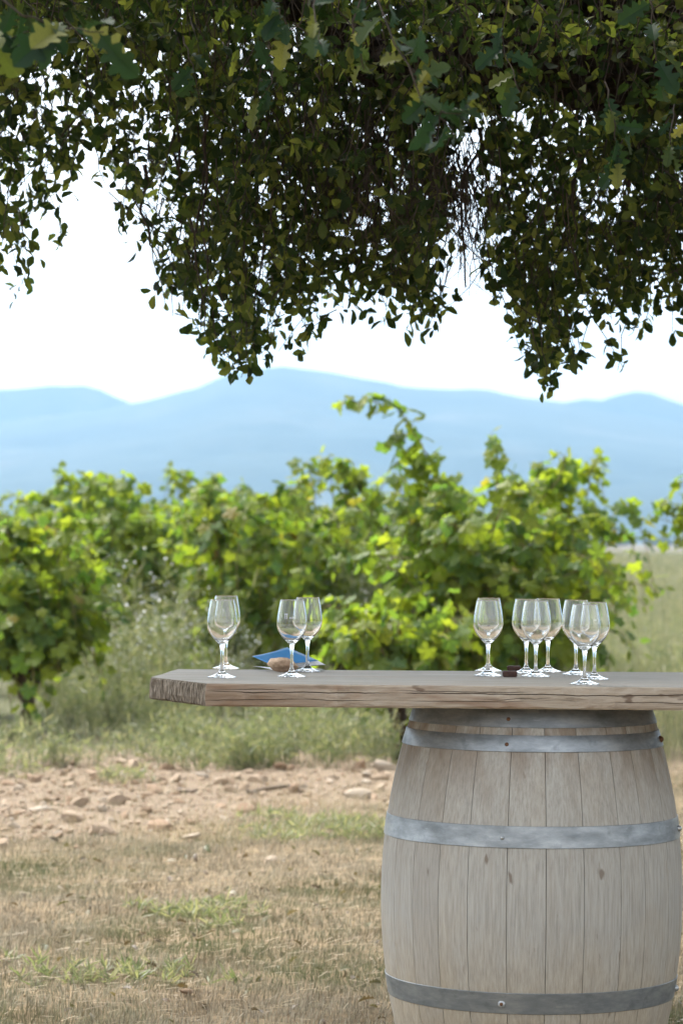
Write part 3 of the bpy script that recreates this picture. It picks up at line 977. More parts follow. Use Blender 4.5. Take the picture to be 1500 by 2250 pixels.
# the rows behind: four plants built once, then copied with their parts
protos = []
for k, (h, s, n) in enumerate(((1.78, 0.85, 58), (1.95, 0.92, 62), (1.62, 0.88, 56), (2.05, 0.85, 60))):
    protos.append(vine_geometry(500 + k, h, s, n, 0.145, n_extra=0.95, trunk_h=0.32))
vine_protos = {}
def copy_tree(o, parent=None):
    c = o.copy()
    COL.objects.link(c)
    if parent is not None:
        c.parent = parent
    for ch in [x for x in CHILD.get(o.name, [])]:
        copy_tree(ch, c)
    return c
CHILD = {}
rows = [  # px, Z, proto, scale, label
    (580, 23.0, 1, 0.97, 'rounded grapevine rising right behind the pair of glasses nearest the table end'),
    (740, 24.0, 3, 0.95, 'tall grapevine with shoots standing up beyond the blue brochure'),
    (350, 25.5, 0, 1.05, 'grapevine showing above the white flowering weeds'),
    (1240, 22.8, 3, 0.93, 'bright yellow green grapevine behind the group of three glasses nearest the barrel edge'),
    (-130, 22.0, 2, 1.0, 'grapevine beside the lone bushy one, mostly cut off by the picture edge'),
    (470, 26.5, 1, 0.95, 'grapevine between the white flowering weeds and the rounded vine behind the glasses'),
    (190, 27.5, 3, 0.92, 'grapevine in the gap between the wide vine and the white flowering weeds'),
    (640, 27.8, 2, 1.0, 'grapevine half hidden between the rounded vine and the tall one past the brochure'),
    (890, 24.5, 0, 0.95, 'grapevine filling the space below the long arching shoot'),
    (90, 25.5, 2, 1.05, 'wide grapevine just behind the lone bushy one with the dark trunk'),
]
ROWG = 'grapevines in the rows behind'
more = [ (210, 31), (430, 31.5), (660, 32), (860, 30), (1010, 27.5), (-40, 33), (120, 38), (300, 39), (480, 38), (600, 37), (780, 39), (900, 40), (1060, 36), (-90, 44), (40, 46), (190, 48), (350, 47),
        (520, 49), (690, 46), (840, 52), (980, 50), (60, 60), (230, 62), (400, 60), (560, 64), (740, 62), (900, 66), (1120, 46), (-220, 29), (-300, 40), (1180, 62), (-350, 56)]
for px, Z in more:
    rows.append((px, Z, random.randrange(4), random.uniform(0.88, 1.02), 'leafy grapevine bush among the rows farther back in the vineyard'))
for px, Z, k, s, lab in rows:
    rz = random.uniform(0, 6.28)
    pos = gpos(px, Z)
    if k not in vine_protos:
        t = build_vine('grapevine', lab, pos, rz, protos[k], 45, ROWG)
        vine_protos[k] = t
        CHILD[t.name] = list(t.children)
    else:
        src = vine_protos[k]
        if Z > 28:                 # too far for single leaves: trunk, canes and the mass of leaves
            t = src.copy(); COL.objects.link(t)
            for ch in CHILD[src.name]:
                if not ch.name.startswith('leaf'):
                    c = ch.copy(); COL.objects.link(c); c.parent = t
        else:
            t = copy_tree(src)
        t.location = pos; t.rotation_euler = (0, 0, rz)
        t['label'] = lab; t['group'] = ROWG
    t.scale = (s, s, s)

# ================================================================== GROUND COVER
def blades(X, Y, H, W, lean, rng, z0=None, curve=0.5, dirbias=None):
    """grass blades: 5 vertices, 3 triangles each"""
    n = len(X)
    a = rng.uniform(0, 2 * math.pi, n)
    sx, sy = np.cos(a), np.sin(a)
    la = rng.uniform(0, 2 * math.pi, n) if dirbias is None else dirbias + rng.normal(size=n) * 0.9
    lx, ly = np.cos(la) * lean, np.sin(la) * lean
    z0 = gz(X, Y) - 0.005 if z0 is None else z0
    B = np.stack([X, Y, z0], -1)
    side = np.stack([sx, sy, np.zeros(n)], -1) * (W / 2)[:, None]
    up = np.sqrt(np.clip(1 - lean ** 2, 0.05, 1))
    mid = B + np.stack([lx * H * 0.35, ly * H * 0.35, H * 0.55 * up], -1)
    tp = B + np.stack([lx * H, ly * H, H * up * (1 - 0.15 * curve)], -1)
    V = np.stack([B - side, B + side, mid - side * 0.8, mid + side * 0.8, tp], 1).reshape(-1, 3)
    o = (np.arange(n) * 5)[:, None]
    F = np.concatenate([o + np.array([[0, 1, 3]]), o + np.array([[0, 3, 2]]), o + np.array([[2, 3, 4]])])
    return V, F

rng = np.random.default_rng(90)
def dry_grass():
    n = 430000
    Y = 6.6 + (17.5 - 6.6) * rng.random(n) ** 1.15
    X = (rng.random(n) * 2 - 1) * (0.155 * Y + 0.75)
    keep = rng.random(n) < (1 - soil_mask(X, Y) * 0.93) * np.clip(0.75 + 0.5 * fbm(X, Y, 4.0, 8), 0.25, 1)
    keep &= ((X - 0.46) ** 2 + (Y - 7.15) ** 2) > 0.30 ** 2
    X, Y = X[keep], Y[keep]
    cl = fbm(X, Y, 11.0, 1)
    tall = np.clip(fbm(X, Y, 2.4, 9), 0, 1)
    H = (0.022 + 0.018 * rng.random(len(X)) + 0.014 * np.clip(cl, 0, 1) + 0.02 * tall)
    lean = np.clip(0.35 + 0.3 * rng.normal(size=len(X)) + 0.2 * cl, 0.05, 0.93)
    V, F = blades(X, Y, H, np.full(len(X), 0.0026) * rng.uniform(0.6, 1.4, len(X)), lean, rng, dirbias=3.0 * fbm(X, Y, 5.0, 12))
    return V, F
V, F = dry_grass()
link('grass', np_mesh('dry_grass', V, F), MAT['dry_grass'], kind='stuff')

# thin dry wisps standing among the stones
n = 15000
X = rng.uniform(-2.4, 2.6, n); Y = rng.uniform(12.5, 18.5, n)
k = (rng.random(n) < np.clip(0.35 + 0.9 * fbm(X, Y, 1.6, 23), 0.05, 1)) & (np.abs(X) < 0.16 * Y)
X, Y = X[k], Y[k]
V, F = blades(X, Y, rng.uniform(0.03, 0.12, len(X)), rng.uniform(0.0014, 0.003, len(X)), np.clip(0.65 + 0.25 * rng.normal(size=len(X)), 0.05, 0.97), rng)
link('straw', np_mesh('straw_wisps', V, F), MAT['straw'], kind='stuff')
# taller pale straw fringing the bare soil
n = 16000
X = rng.uniform(-2.2, 2.6, n); Y = soil_near(X) + rng.normal(size=n) * 0.75 + 0.25
k = (rng.random(n) < np.clip(0.45 + 0.8 * fbm(X, Y, 2.1, 31), 0.03, 1)) & (np.abs(X) < 0.16 * Y)
X, Y = X[k], Y[k]
V, F = blades(X, Y, rng.uniform(0.04, 0.13, len(X)), rng.uniform(0.0012, 0.0028, len(X)), np.clip(0.55 + 0.3 * rng.normal(size=len(X)), 0.05, 0.95), rng)
link('straw', np_mesh('straw_fringe', V, F), MAT['straw'], kind='stuff')
n = 420
Y = rng.uniform(7.5, 13, n); X = rng.uniform(-0.15, 0.15, n) * Y
n_ = rng.normal(size=(n, 3)) * 0.5 + np.array([0, 0, 1.0]); t_ = rng.normal(size=(n, 3)) * np.array([1, 1, 0.2])
V, F = scatter(LEAF_LOBED[0], LEAF_LOBED[1], frames(t_, n_, rng.uniform(0.02, 0.05, n)), np.stack([X, Y, gz(X, Y) + rng.uniform(0.012, 0.035, n)], -1))
link('fallen_leaves', np_mesh('fallen_leaves', V, F), MAT['dead_leaf'], kind='stuff')

# cut straw lying flat
n = 9000
Y = 7 + 8.5 * rng.random(n); X = (rng.random(n) * 2 - 1) * (0.15 * Y + 0.2)
L = rng.uniform(0.015, 0.065, n); a = rng.uniform(0, math.pi, n)
d = np.stack([np.cos(a), np.sin(a), rng.normal(size=n) * 0.12], -1)
B = np.stack([X, Y, gz(X, Y) + rng.uniform(0.008, 0.03, n)], -1)
wv = np.stack([-np.sin(a), np.cos(a), 0.5 * np.ones(n)], -1) * 0.0010
V = np.stack([B - wv, B + wv, B + d * L[:, None] + wv, B + d * L[:, None] - wv], 1).reshape(-1, 3)
F = (np.arange(n) * 4)[:, None] + np.array([[0, 1, 2, 3]])
link('straw', np_mesh('straw', V, F), MAT['straw'], kind='stuff')

# longer meadow grass beyond the soil strip and under the vines
def meadow():
    n = 165000
    u = rng.random(n)
    Y = 17.3 * np.exp(u ** 1.1 * math.log(330 / 17.3))
    X = (rng.random(n) * 2 - 1) * (0.15 * Y + 1.0)
    right = np.clip((X / Y - 0.055) / 0.02, 0, 1)
    H = (0.16 + 0.14 * rng.random(n)) * (1 + 0.9 * right) * (1 + 0.35 * fbm(X, Y, 1.3, 4))
    keep = rng.random(n) < np.clip(0.28 + 0.72 * right + 0.45 * fbm(X, Y, 1.4, 2) - 0.25 * (Y < 21), 0.04, 1) * np.clip(1.25 - soil_mask(X, Y) * 1.2, 0, 1)
    X, Y, H = X[keep], Y[keep], H[keep]
    W = 0.0035 * (Y / 18) ** 1.0
    lean = np.clip(0.3 + 0.22 * rng.normal(size=len(X)), 0.02, 0.9)
    return blades(X, Y, H, W, lean, rng)
V, F = meadow()
link('meadow_grass', np_mesh('meadow_grass', V, F), MAT['meadow'], kind='stuff')

# wispy weeds
def weed_geo(cx, cy, r, h, n, rng, g, fl=None, flower=0.0):
    for _ in range(n):
        a = rng.uniform(0, 6.283); q = r * math.sqrt(rng.random())
        x, y = cx + q * math.cos(a), cy + q * math.sin(a)
        H = h * rng.uniform(0.55, 1.0)
        b = np.array([x, y, float(gz(x, y)) - 0.01])
        e = b + np.array([rng.normal() * 0.22 * H, rng.normal() * 0.22 * H, H])
        P = wobble(b, e, 6, 0.012 * h, rng)
        V, F = tube(P, np.linspace(0.0024, 0.0010, 6), 3)
        g.add(V, F)
        for k in range(int(9 + 8 * h)):
            t = rng.uniform(0.15, 1.0)
            p = np.array([np.interp(t, np.linspace(0, 1, 6), P[:, i_]) for i_ in range(3)])
            d = rng.normal(size=3) * np.array([1, 1, 0.5]) + np.array([0, 0, 0.7]); d /= np.linalg.norm(d)
            L = rng.uniform(0.04, 0.11) * (0.6 + h)
            s = np.cross(d, rng.normal(size=3)); s /= np.linalg.norm(s) + 1e-9
            wd = rng.uniform(0.0022, 0.0055)
            g.add(np.array([p - s * wd * 0.5, p + s * wd * 0.5, p + d * L * 0.6 + s * wd, p + d * L]), [(0, 1, 2, 3)])
            if fl is not None and t > 0.5 and rng.random() < flower:
                q_ = p + d * L; rr = rng.uniform(0.006, 0.013)
                u1 = np.cross(d, [0, 0, 1.0]); u1 /= np.linalg.norm(u1) + 1e-9
                u2 = np.cross(d, u1)
                fl.add(np.array([q_ + u1 * rr, q_ + u2 * rr, q_ - u1 * rr, q_ - u2 * rr, ]) + d * 0.002, [(0, 1, 2, 3)])
rng = np.random.default_rng(400)
g = Geo()
spots = []
for _ in range(28):      # the green band under the table edge
    spots.append((rng.uniform(390, 860), rng.uniform(16.9, 19.4), rng.uniform(0.12, 0.24), rng.uniform(0.13, 0.43), 28))
for _ in range(22):      # along the left vine
    spots.append((rng.uniform(-120, 330), rng.uniform(16.0, 20.5), rng.uniform(0.12, 0.22), rng.uniform(0.10, 0.34), 24))
for _ in range(30):
    spots.append((rng.uniform(150, 700), rng.uniform(20, 25), 0.25, rng.uniform(0.3, 0.6), 24))
for _ in range(60):
    Zq = 20 * math.exp(rng.random() * 1.3)
    spots.append((rng.uniform(1270, 1620), Zq, 0.014 * Zq, rng.uniform(0.35, 0.7), 16))
for _ in range(14):
    spots.append((rng.uniform(1280, 1600), rng.uniform(18, 26), 0.22, rng.uniform(0.3, 0.5), 24))
for px, Z, r, h, n in spots:
    p = gpos(px, Z)
    weed_geo(p[0], p[1], r, h, n, rng, g)
for _ in range(16):      # low green tufts in the dry grass
    p = gpos(rng.normal(700, 90), rng.uniform(13.0, 14.2))
    weed_geo(p[0], p[1], 0.16, rng.uniform(0.04, 0.08), 11, rng, g)
for _ in range(8):
    p = gpos(rng.normal(380, 60), rng.uniform(10.2, 10.8))
    weed_geo(p[0], p[1], 0.12, 0.035, 8, rng, g)
for _ in range(10):
    p = gpos(rng.uniform(0, 520), rng.uniform(8.8, 9.3))
    weed_geo(p[0], p[1], 0.13, 0.03, 7, rng, g)
link('weeds', g.mesh('weeds'), MAT['weed'], kind='stuff')

# tall flowering weeds: plants of their own
FLW = [(255, 21.5, 0.95), (320, 21.2, 1.1), (385, 21.6, 1.15), (440, 21.3, 0.95), (350, 22.6, 1.25), (290, 23.0, 1.2), (520, 22.4, 0.85), (790, 23.2, 1.75)]
for k, (px, Z, h) in enumerate(FLW):
    p = gpos(px, Z)
    gg, ff = Geo(), Geo()
    weed_geo(0, 0, 0.20, h, 30, rng, gg, ff, 0.30)
    lab = 'tall wispy weed dotted with small white flowers, between the two nearest vines' if k < 7 else 'single tall pale flowering weed rising among vines left of the arching shoot'
    t = thing('flowering_weed', lab, 'weed', p, 0.0, 'white flowering weeds' if k < 7 else None)
    link('stems', gg.mesh('weed_stems'), MAT['weed'], t, kind='stuff')
    link('flowers', ff.mesh('weed_flowers'), MAT['flower'], t, kind='stuff')

# ------------------------------------------------------------------ stones
def stone_shape(seed, flat_=0.62, sub=2):
    import bmesh
    bm = bmesh.new()
    bmesh.ops.create_icosphere(bm, subdivisions=sub, radius=1.0)
    rg = random.Random(seed)
    planes = []
    for _ in range(9):
        v = Vector((rg.gauss(0, 1), rg.gauss(0, 1), rg.gauss(0, 1))).normalized()
        planes.append((v, rg.uniform(0.42, 0.85)))
    off = Vector((rg.random() * 40, rg.random() * 40, rg.random() * 40))
    for v in bm.verts:
        c = v.co.copy()
        for n_, d_ in planes:
            q = c.dot(n_) - d_
            if q > 0:
                c -= n_ * q * 0.97
        c *= 1 + 0.10 * noise.noise(c * 2.2 + off)
        v.co = Vector((c.x, c.y * 0.8, c.z * flat_))
    me = bpy.data.meshes.new('stone')
    bm.to_mesh(me); bm.free()
    return me
STONES = [stone_shape(s, 0.55 + 0.3 * random.random(), 2) for s in range(7)]
for me in STONES:
    me.materials.append(MAT['stone'])
rng = np.random.default_rng(55)
count = 0
SG = 'stones on the strip of bare soil'
proto_st = None
while count < 290:
    Y = rng.uniform(12.0, 18.3); X = rng.uniform(-0.135, 0.135) * Y
    if rng.random() > float(soil_mask(X, Y)) * (0.35 + 0.65 * (X < 0.4)) + 0.02:
        continue
    s = rng.uniform(0.017, 0.040) * (1.0 if rng.random() < 0.85 else 1.8)
    o = bpy.data.objects.new('stone', STONES[rng.integers(7)])
    COL.objects.link(o)
    o.location = (X, Y, float(gz(X, Y)) + s * 0.13)
    o.rotation_euler = (rng.normal() * 0.3, rng.normal() * 0.3, rng.uniform(0, 6.28))
    o.scale = (s * rng.uniform(0.9, 1.6), s, s)
    tag(o, 'pale tan stone lying on the strip of bare reddish soil', 'stone', SG)
    count += 1
tV = np.empty((len(STONES[0].vertices), 3), np.float32)
small = stone_shape(91, 0.7, 1)
tV = np.array([v.co[:] for v in small.vertices]); tF = np.array([p.vertices[:] for p in small.polygons])
n = 5200
Y = rng.uniform(11.8, 18.6, n); X = rng.uniform(-0.15, 0.15, n) * Y
k = rng.random(n) < soil_mask(X, Y) * 0.95 + 0.02
X, Y = X[k], Y[k]
S = rng.uniform(0.006, 0.020, len(X))
A = rng.uniform(0, 6.283, len(X))
Mx = np.zeros((len(X), 3, 3))
Mx[:, 0, 0] = np.cos(A) * S * 1.3; Mx[:, 0, 1] = -np.sin(A) * S; Mx[:, 1, 0] = np.sin(A) * S * 1.3; Mx[:, 1, 1] = np.cos(A) * S; Mx[:, 2, 2] = S
V, F = scatter(tV, tF, Mx, np.stack([X, Y, gz(X, Y) + S * 0.2], -1))
link('gravel', np_mesh('gravel', V, F), MAT['stone'], kind='stuff')

def stick(pts, r, label):
    P = np.array(pts, float)
    base = P.mean(0); base[2] = float(gz(base[0], base[1]))
    me = np_mesh('fallen_stick', *tube(P - base, np.linspace(r, r * 0.55, len(P)), 7, 0.12, np.random.default_rng(3)), smooth=True)
    o = link('fallen_stick', me, MAT['stick'], loc=base)
    tag(o, label, 'stick', 'fallen sticks')
def gp(px, py, dz=0.02):
    p = on_plane(px, py, 0.0)
    return (p.x, p.y, float(gz(p.x, p.y)) + dz)
stick([gp(545, 1752), gp(590, 1748), gp(640, 1742), gp(650, 1740)], 0.013, 'longer dark fallen stick on the stony soil, toward the barrel')
stick([gp(392, 1742), gp(420, 1752), gp(432, 1756)], 0.012, 'short dark stick among the stones at the soil strip')
for px, py, s, lab in ((410, 2192, 0.022, 'lone angular tan stone lying in the cut dry grass'),
                       (90, 1790, 0.055, 'flat pale slab of stone at the near edge of the bare soil')):
    p = gp(px, py, 0.012)
    o = bpy.data.objects.new('stone', STONES[2 if s < 0.03 else 4]); COL.objects.link(o)
    o.location = p; o.scale = (s * 1.5, s, s * 0.7); o.rotation_euler = (0.2, 0.1, 0.8)
    tag(o, lab, 'stone')

# ================================================================== BARREL
BZ = 0.95
bc = pix(1172, 1190, 7.15)
barrel = thing('wine_barrel', 'weathered grey oak wine barrel with steel hoops carrying the tabletop', 'barrel', (bc.x, bc.y, 0.0))
face = math.atan2(-bc.y, -bc.x)                     # direction from the barrel towards the lens
def brad(z):
    return 0.363 - 0.069 * ((z - 0.482) / 0.43) ** 2
edges = [-74, -63.4, -50, -36.6, -24, -9, 5.4, 19.7, 35, 47, 63, 76]
rest = np.linspace(76, 360 - 74, 17)[1:-1]
edges = edges + list(rest)
edges = edges + [edges[0] + 360]
rng = np.random.default_rng(14)
def stave_mesh(a0, a1):
    g_ = 0.0007
    rows = np.linspace(0, BZ, 22)
    V, F = [], []
    ncol = 5
    for z in rows:
        r = brad(z)
        ga = g_ / r
        for u in np.linspace(0, 1, ncol):
            a = face + a0 + ga + (a1 - a0 - 2 * ga) * u
            rr = r - 0.0009 * (abs(u - 0.5) * 2) ** 4
            V.append((rr * math.cos(a), rr * math.sin(a), z))
        for u in (1, 0):
            a = face + a0 + ga + (a1 - a0 - 2 * ga) * u
            V.append(((r - 0.026) * math.cos(a), (r - 0.026) * math.sin(a), z))
    k = ncol + 2
    for i in range(len(rows) - 1):
        for j in range(k):
            j2 = (j + 1) % k
            F.append((i * k + j, i * k + j2, (i + 1) * k + j2, (i + 1) * k + j))
    F.append(tuple(range(k))[::-1]); F.append(tuple(range((len(rows) - 1) * k, len(rows) * k)))
    return py_mesh('stave', V, F)
for a0, a1 in zip(edges[:-1], edges[1:]):
    o = link('stave', stave_mesh(math.radians(a0), math.radians(a1)), MAT['stave'], barrel)
def hoop_mesh(z0, z1, t=0.0019, seg=120, tilt=0.0):
    V, F = [], []
    for k in range(seg):
        a = k * 2 * math.pi / seg
        for z, rr in ((z0, brad(z0) + 0.0004), (z0, brad(z0) + t - 0.0006), (z0 + 0.0008, brad(z0) + t), ((z0 + z1) / 2, (brad(z0) + brad(z1)) / 2 + t), (z1 - 0.0008, brad(z1) + t), (z1, brad(z1) + t - 0.0006), (z1, brad(z1) + 0.0004)):
            V.append((rr * math.cos(a), rr * math.sin(a), z))
    for k in range(seg):
        k2 = (k + 1) % seg
        for j in range(6):
            F.append((k * 7 + j, k2 * 7 + j, k2 * 7 + j + 1, k * 7 + j + 1))
    me = py_mesh('hoop', V, F, True)
    me.set_sharp_from_angle(angle=math.radians(25))
    return me
def dome(c, nrm_, r, flat_=0.5, name='rivet', mat=None, parent=None):
    V, F = [], []
    nrm_ = Vector(nrm_).normalized()
    u = nrm_.orthogonal().normalized(); v = nrm_.cross(u)
    k = 10
    for i_, (q, h) in enumerate(((1, -0.3), (1.0, 0.0), (0.75, 0.6), (0.35, 0.92))):
        for j in range(k):
            a = j * 2 * math.pi / k
            V.append(Vector(c) + u * (r * q * math.cos(a)) + v * (r * q * math.sin(a)) + nrm_ * (r * flat_ * h))
    V.append(Vector(c) + nrm_ * r * flat_)
    for i_ in range(3):
        for j in range(k):
            F.append((i_ * k + j, i_ * k + (j + 1) % k, (i_ + 1) * k + (j + 1) % k, (i_ + 1) * k + j))
    for j in range(k):
        F.append((3 * k + j, 3 * k + (j + 1) % k, 4 * k))
    return link(name, py_mesh(name, V, F, True), mat, parent)
for z0, z1, nail, side in ((0.903, 0.946, 'rust', 0), (0.848, 0.886, 'rust', 79), (0.630, 0.680, 'bolt', 80), (0.248, 0.297, 'washer', 82), (0.066, 0.104, None, 0), (0.004, 0.046, None, 0)):
    h = link('hoop', hoop_mesh(z0, z1), MAT['hoop'], barrel)
    zc = (z0 + z1) / 2 - 0.002
    def on_hoop(deg, lift=0.0026):
        a = face + math.radians(deg)
        r = brad(zc) + lift
        return (r * math.cos(a), r * math.sin(a), zc), (math.cos(a), math.sin(a), 0.05)
    if nail == 'rust':
        dome(*on_hoop(-11), 0.0048, 0.6, 'nail', MAT['rust'], h)
    elif nail == 'bolt':
        dome(*on_hoop(-11), 0.0050, 0.6, 'rivet', MAT['bolt'], h)
    elif nail == 'washer':
        dome(*on_hoop(-11), 0.0090, 0.2, 'washer', MAT['bolt'], h)
        dome(*on_hoop(-11, 0.0042), 0.0042, 0.6, 'nail', MAT['rust'], h)
    if side:
        dome(*on_hoop(side), 0.0085, 0.9, 'rivet', MAT['rust'] if z0 > 0.8 else MAT['bolt'], h)
hv = [(0.278 * math.cos(k * math.pi / 16), 0.278 * math.sin(k * math.pi / 16), z) for z in (0.905, 0.925) for k in range(32)]
hf = [tuple(range(32))[::-1], tuple(range(32, 64))] + [(k, (k + 1) % 32, 32 + (k + 1) % 32, 32 + k) for k in range(32)]
hv = [(x * 0.94, y * 0.94, z) for x, y, z in hv]
link('barrel_head', py_mesh('barrel_head', hv, hf), MAT['head'], barrel)

# ================================================================== TABLETOP
TZ = 1.003
TB = BZ + 0.0005
def tt(px, py):
    p = on_plane(px, py, TZ)
    return (p.x, p.y)
FL, LT, BL = tt(452, 1502), tt(329, 1488), tt(387, 1470)
FR, BR = tt(1500, 1511), tt(1500, 1477)
def ext(a, b, x):
    t = (x - a[0]) / (b[0] - a[0])
    return (x, a[1] + (b[1] - a[1]) * t)
XR = 2 * bc.x - LT[0]
FRx, BRx = ext(FL, FR, XR), ext(BL, BR, XR)
rng = np.random.default_rng(61)
corners = [FL, FRx, BRx, BL, LT]
kinds = [1, 2, 1, 2, 2]
ring, rk = [], []
for (a, b_), kd in zip(zip(corners, corners[1:] + corners[:1]), kinds):
    a = np.array(a); b_ = np.array(b_)
    L = np.linalg.norm(b_ - a)
    n = max(2, int(L / 0.03))
    nn = np.array([(b_ - a)[1], -(b_ - a)[0]]) / L
    for q in range(n):
        t = q / n
        j = 0.0016 * rng.normal() if q else 0
        ring.append(a + (b_ - a) * t + nn * j); rk.append(kd)
ring = np.array(ring)
cen = ring.mean(0)
nr = len(ring)
prev, nxt = np.roll(ring, 1, 0), np.roll(ring, -1, 0)
tan = nxt - prev; tan /= np.linalg.norm(tan, axis=1, keepdims=True)
inn = np.stack([-tan[:, 1], tan[:, 0]], -1)
origin = np.array([FL[0] + 0.45, FL[1] + 0.3, TB])
rowsv = []
for z, ins, jz in ((TZ, 0.0045, 0.0003), (TZ - 0.0035, 0.0008, 0.0008), (TZ - 0.017, 0.0, 0), (TB + 0.018, -0.0008, 0), (TB + 0.004, 0.0012, 0.001), (TB, 0.006, 0)):
    rr = ring + inn * (ins + 0.0009 * rng.normal(size=(nr, 1)))
    zz = z + jz * rng.normal(size=nr)
    if z == TB: zz = np.full(nr, TB)
    if z == TZ: zz = np.full(nr, TZ)
    rowsv.append(np.stack([rr[:, 0], rr[:, 1], zz], -1))
V = np.concatenate(rowsv) - origin
F = [tuple(range(nr))]; MI = [0]
for r_ in range(5):
    for k in range(nr):
        k2 = (k + 1) % nr
        F.append((r_ * nr + k2, r_ * nr + k, (r_ + 1) * nr + k, (r_ + 1) * nr + k2)); MI.append(rk[k])
F.append(tuple(range(5 * nr, 6 * nr))[::-1]); MI.append(1)
me = py_mesh('tabletop', V, F)
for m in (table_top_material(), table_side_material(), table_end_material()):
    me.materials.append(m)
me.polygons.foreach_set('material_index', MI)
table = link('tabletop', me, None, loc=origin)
tag(table, 'thick weathered grey wooden tabletop slab with a slanted cut end', 'table top')

# ================================================================== WINE GLASSES
def lathe(profile, seg=48, name='lathe', close_axis=()):
    V, F = [], []
    n = len(profile)
    for k in range(seg):
        a = k * 2 * math.pi / seg
        for r, z in profile:
            V.append((r * math.cos(a), r * math.sin(a), z))
    for k in range(seg):
        k2 = (k + 1) % seg
        for j in range(n - 1):
            F.append((k * n + j, k2 * n + j, k2 * n + j + 1, k * n + j + 1))
    V = [list(v) for v in V]
    me = py_mesh(name, V, F, True)
    import bmesh
    bm = bmesh.new(); bm.from_mesh(me)
    bmesh.ops.remove_doubles(bm, verts=bm.verts, dist=1e-6)
    bmesh.ops.dissolve_degenerate(bm, dist=1e-7, edges=bm.edges)
    bm.to_mesh(me); bm.free()
    return me
def smooth_prof(pts, n):
    """Catmull-Rom through the profile points"""
    P = np.array(pts, float); out = []
    Q = np.concatenate([[2 * P[0] - P[1]], P, [2 * P[-1] - P[-2]]])
    for i_ in range(1, len(Q) - 2):
        for t in np.linspace(0, 1, n, endpoint=False):
            a_, b_, c_, d_ = Q[i_ - 1], Q[i_], Q[i_ + 1], Q[i_ + 2]
            out.append(0.5 * ((2 * b_) + (-a_ + c_) * t + (2 * a_ - 5 * b_ + 4 * c_ - d_) * t * t + (-a_ + 3 * b_ - 3 * c_ + d_) * t ** 3))
    out.append(P[-1])
    out = np.array(out); out[:, 0] = np.maximum(out[:, 0], 0)
    return [tuple(x) for x in out]
foot_p = [(0.0, 0.0012), (0.02, 0.0009), (0.0325, 0.0)] + smooth_prof([(0.0335, 0.0002), (0.0342, 0.0011), (0.0336, 0.0021), (0.026, 0.0040), (0.016, 0.0080), (0.0085, 0.0130), (0.0052, 0.0190)], 4)
stem_p = smooth_prof([(0.0052, 0.0190), (0.0041, 0.028), (0.0037, 0.042), (0.0039, 0.056), (0.0048, 0.068), (0.0066, 0.0775)], 4)
bowl_p = smooth_prof([(0.0066, 0.0775), (0.0098, 0.0815), (0.0170, 0.0885), (0.0250, 0.0975), (0.0320, 0.1085), (0.0360, 0.1205), (0.0368, 0.130), (0.0358, 0.143), (0.0335, 0.1585), (0.0307, 0.174), (0.0284, 0.1858)], 4)
rim_p = [(0.0278 + 0.0006 * math.cos(math.radians(q)), 0.1858 + 0.0007 * math.sin(math.radians(q))) for q in range(20, 180, 20)] + [(0.0272, 0.1858)]
inner_p = smooth_prof([(0.0272, 0.1858), (0.0295, 0.174), (0.0323, 0.1585), (0.0346, 0.143), (0.0356, 0.130), (0.0348, 0.1207), (0.0307, 0.1095), (0.0236, 0.0992), (0.0155, 0.0912), (0.0078, 0.0865), (0.0, 0.0850)], 4)[1:]
foot_me = lathe(foot_p, 48, 'glass_foot'); stem_me = lathe(stem_p, 48, 'glass_stem'); bowl_me = lathe(bowl_p + rim_p + inner_p, 48, 'glass_bowl')
for m in (foot_me, stem_me, bowl_me):
    m.materials.append(MAT['glass'])
GG = 'wine glasses on the tabletop'
GLASS = [
    (487.5, 1489, 'front glass of the pair nearest the slanted end of the tabletop'),
    (496, 1469.5, 'rear glass, half hidden, of the pair nearest the slanted end of the tabletop'),
    (640.5, 1487.5, 'empty wine glass with a small printed mark, standing before the tan rock'),
    (675, 1476.5, 'wine glass behind the marked one, beside the rock and blue brochure'),
    (1072, 1475, 'rear glass of the pair standing next to the small dark blocks'),
    (1071, 1485.5, 'front glass of the pair standing next to the small dark blocks'),
    (1155, 1479.5, 'rear glass right behind the small dark blocks, in the middle trio'),
    (1176, 1487, 'front glass of the middle trio over the barrel'),
    (1202.5, 1476.5, 'rear glass on the far side of the middle trio over the barrel'),
    (1264, 1483, 'rear glass of the last trio, on its side toward the middle trio'),
    (1304.5, 1493, 'outermost glass of all, farthest from the slanted tabletop end'),
    (1283, 1504, 'glass standing closest to the front edge of the tabletop'),
]
glasses = []
for k, (px, py, lab) in enumerate(GLASS):
    p = on_plane(px, py - 0.5, TZ + 0.0006)
    t = thing('wine_glass', lab, 'wine glass', p, random.uniform(0, 6.28), GG)
    for nm, m in (('bowl', bowl_me), ('stem', stem_me), ('foot', foot_me)):
        link(nm, m, None, t)
    glasses.append(t)
def etched(glass, toward_px, marks, zc):
    """small printed mark: thin pieces lying on the outside of the bowl"""
    prof = np.array(bowl_p)
    V, F = [], []
    base = glass.rotation_euler[2]
    gl = glass.location
    a_view = math.atan2(-gl.y, -gl.x) - base
    for x0, x1, z0, z1 in marks:
        i0 = len(V)
        for z in (z0, z1):
            for x in (x0, x1):
                zz = zc + z
                r = float(np.interp(zz, prof[8:, 1], prof[8:, 0])) + 0.00025
                a = a_view + (x + toward_px) / r
                V.append((r * math.cos(a), r * math.sin(a), zz))
        F.append((i0, i0 + 1, i0 + 3, i0 + 2))
    link('printed_mark', py_mesh('printed_mark', V, F), MAT['etch'], glass)
marks = [(-0.0115, -0.0103, -0.006, 0.006), (-0.0072, -0.0060, -0.006, 0.006), (-0.0130, -0.0045, 0.0056, 0.0068)]
for q in range(5):
    x = 0.0005 + q * 0.0027
    marks.append((x, x + 0.0009, -0.0055, -0.0005))
etched(glasses[2], -0.006, marks, 0.146)
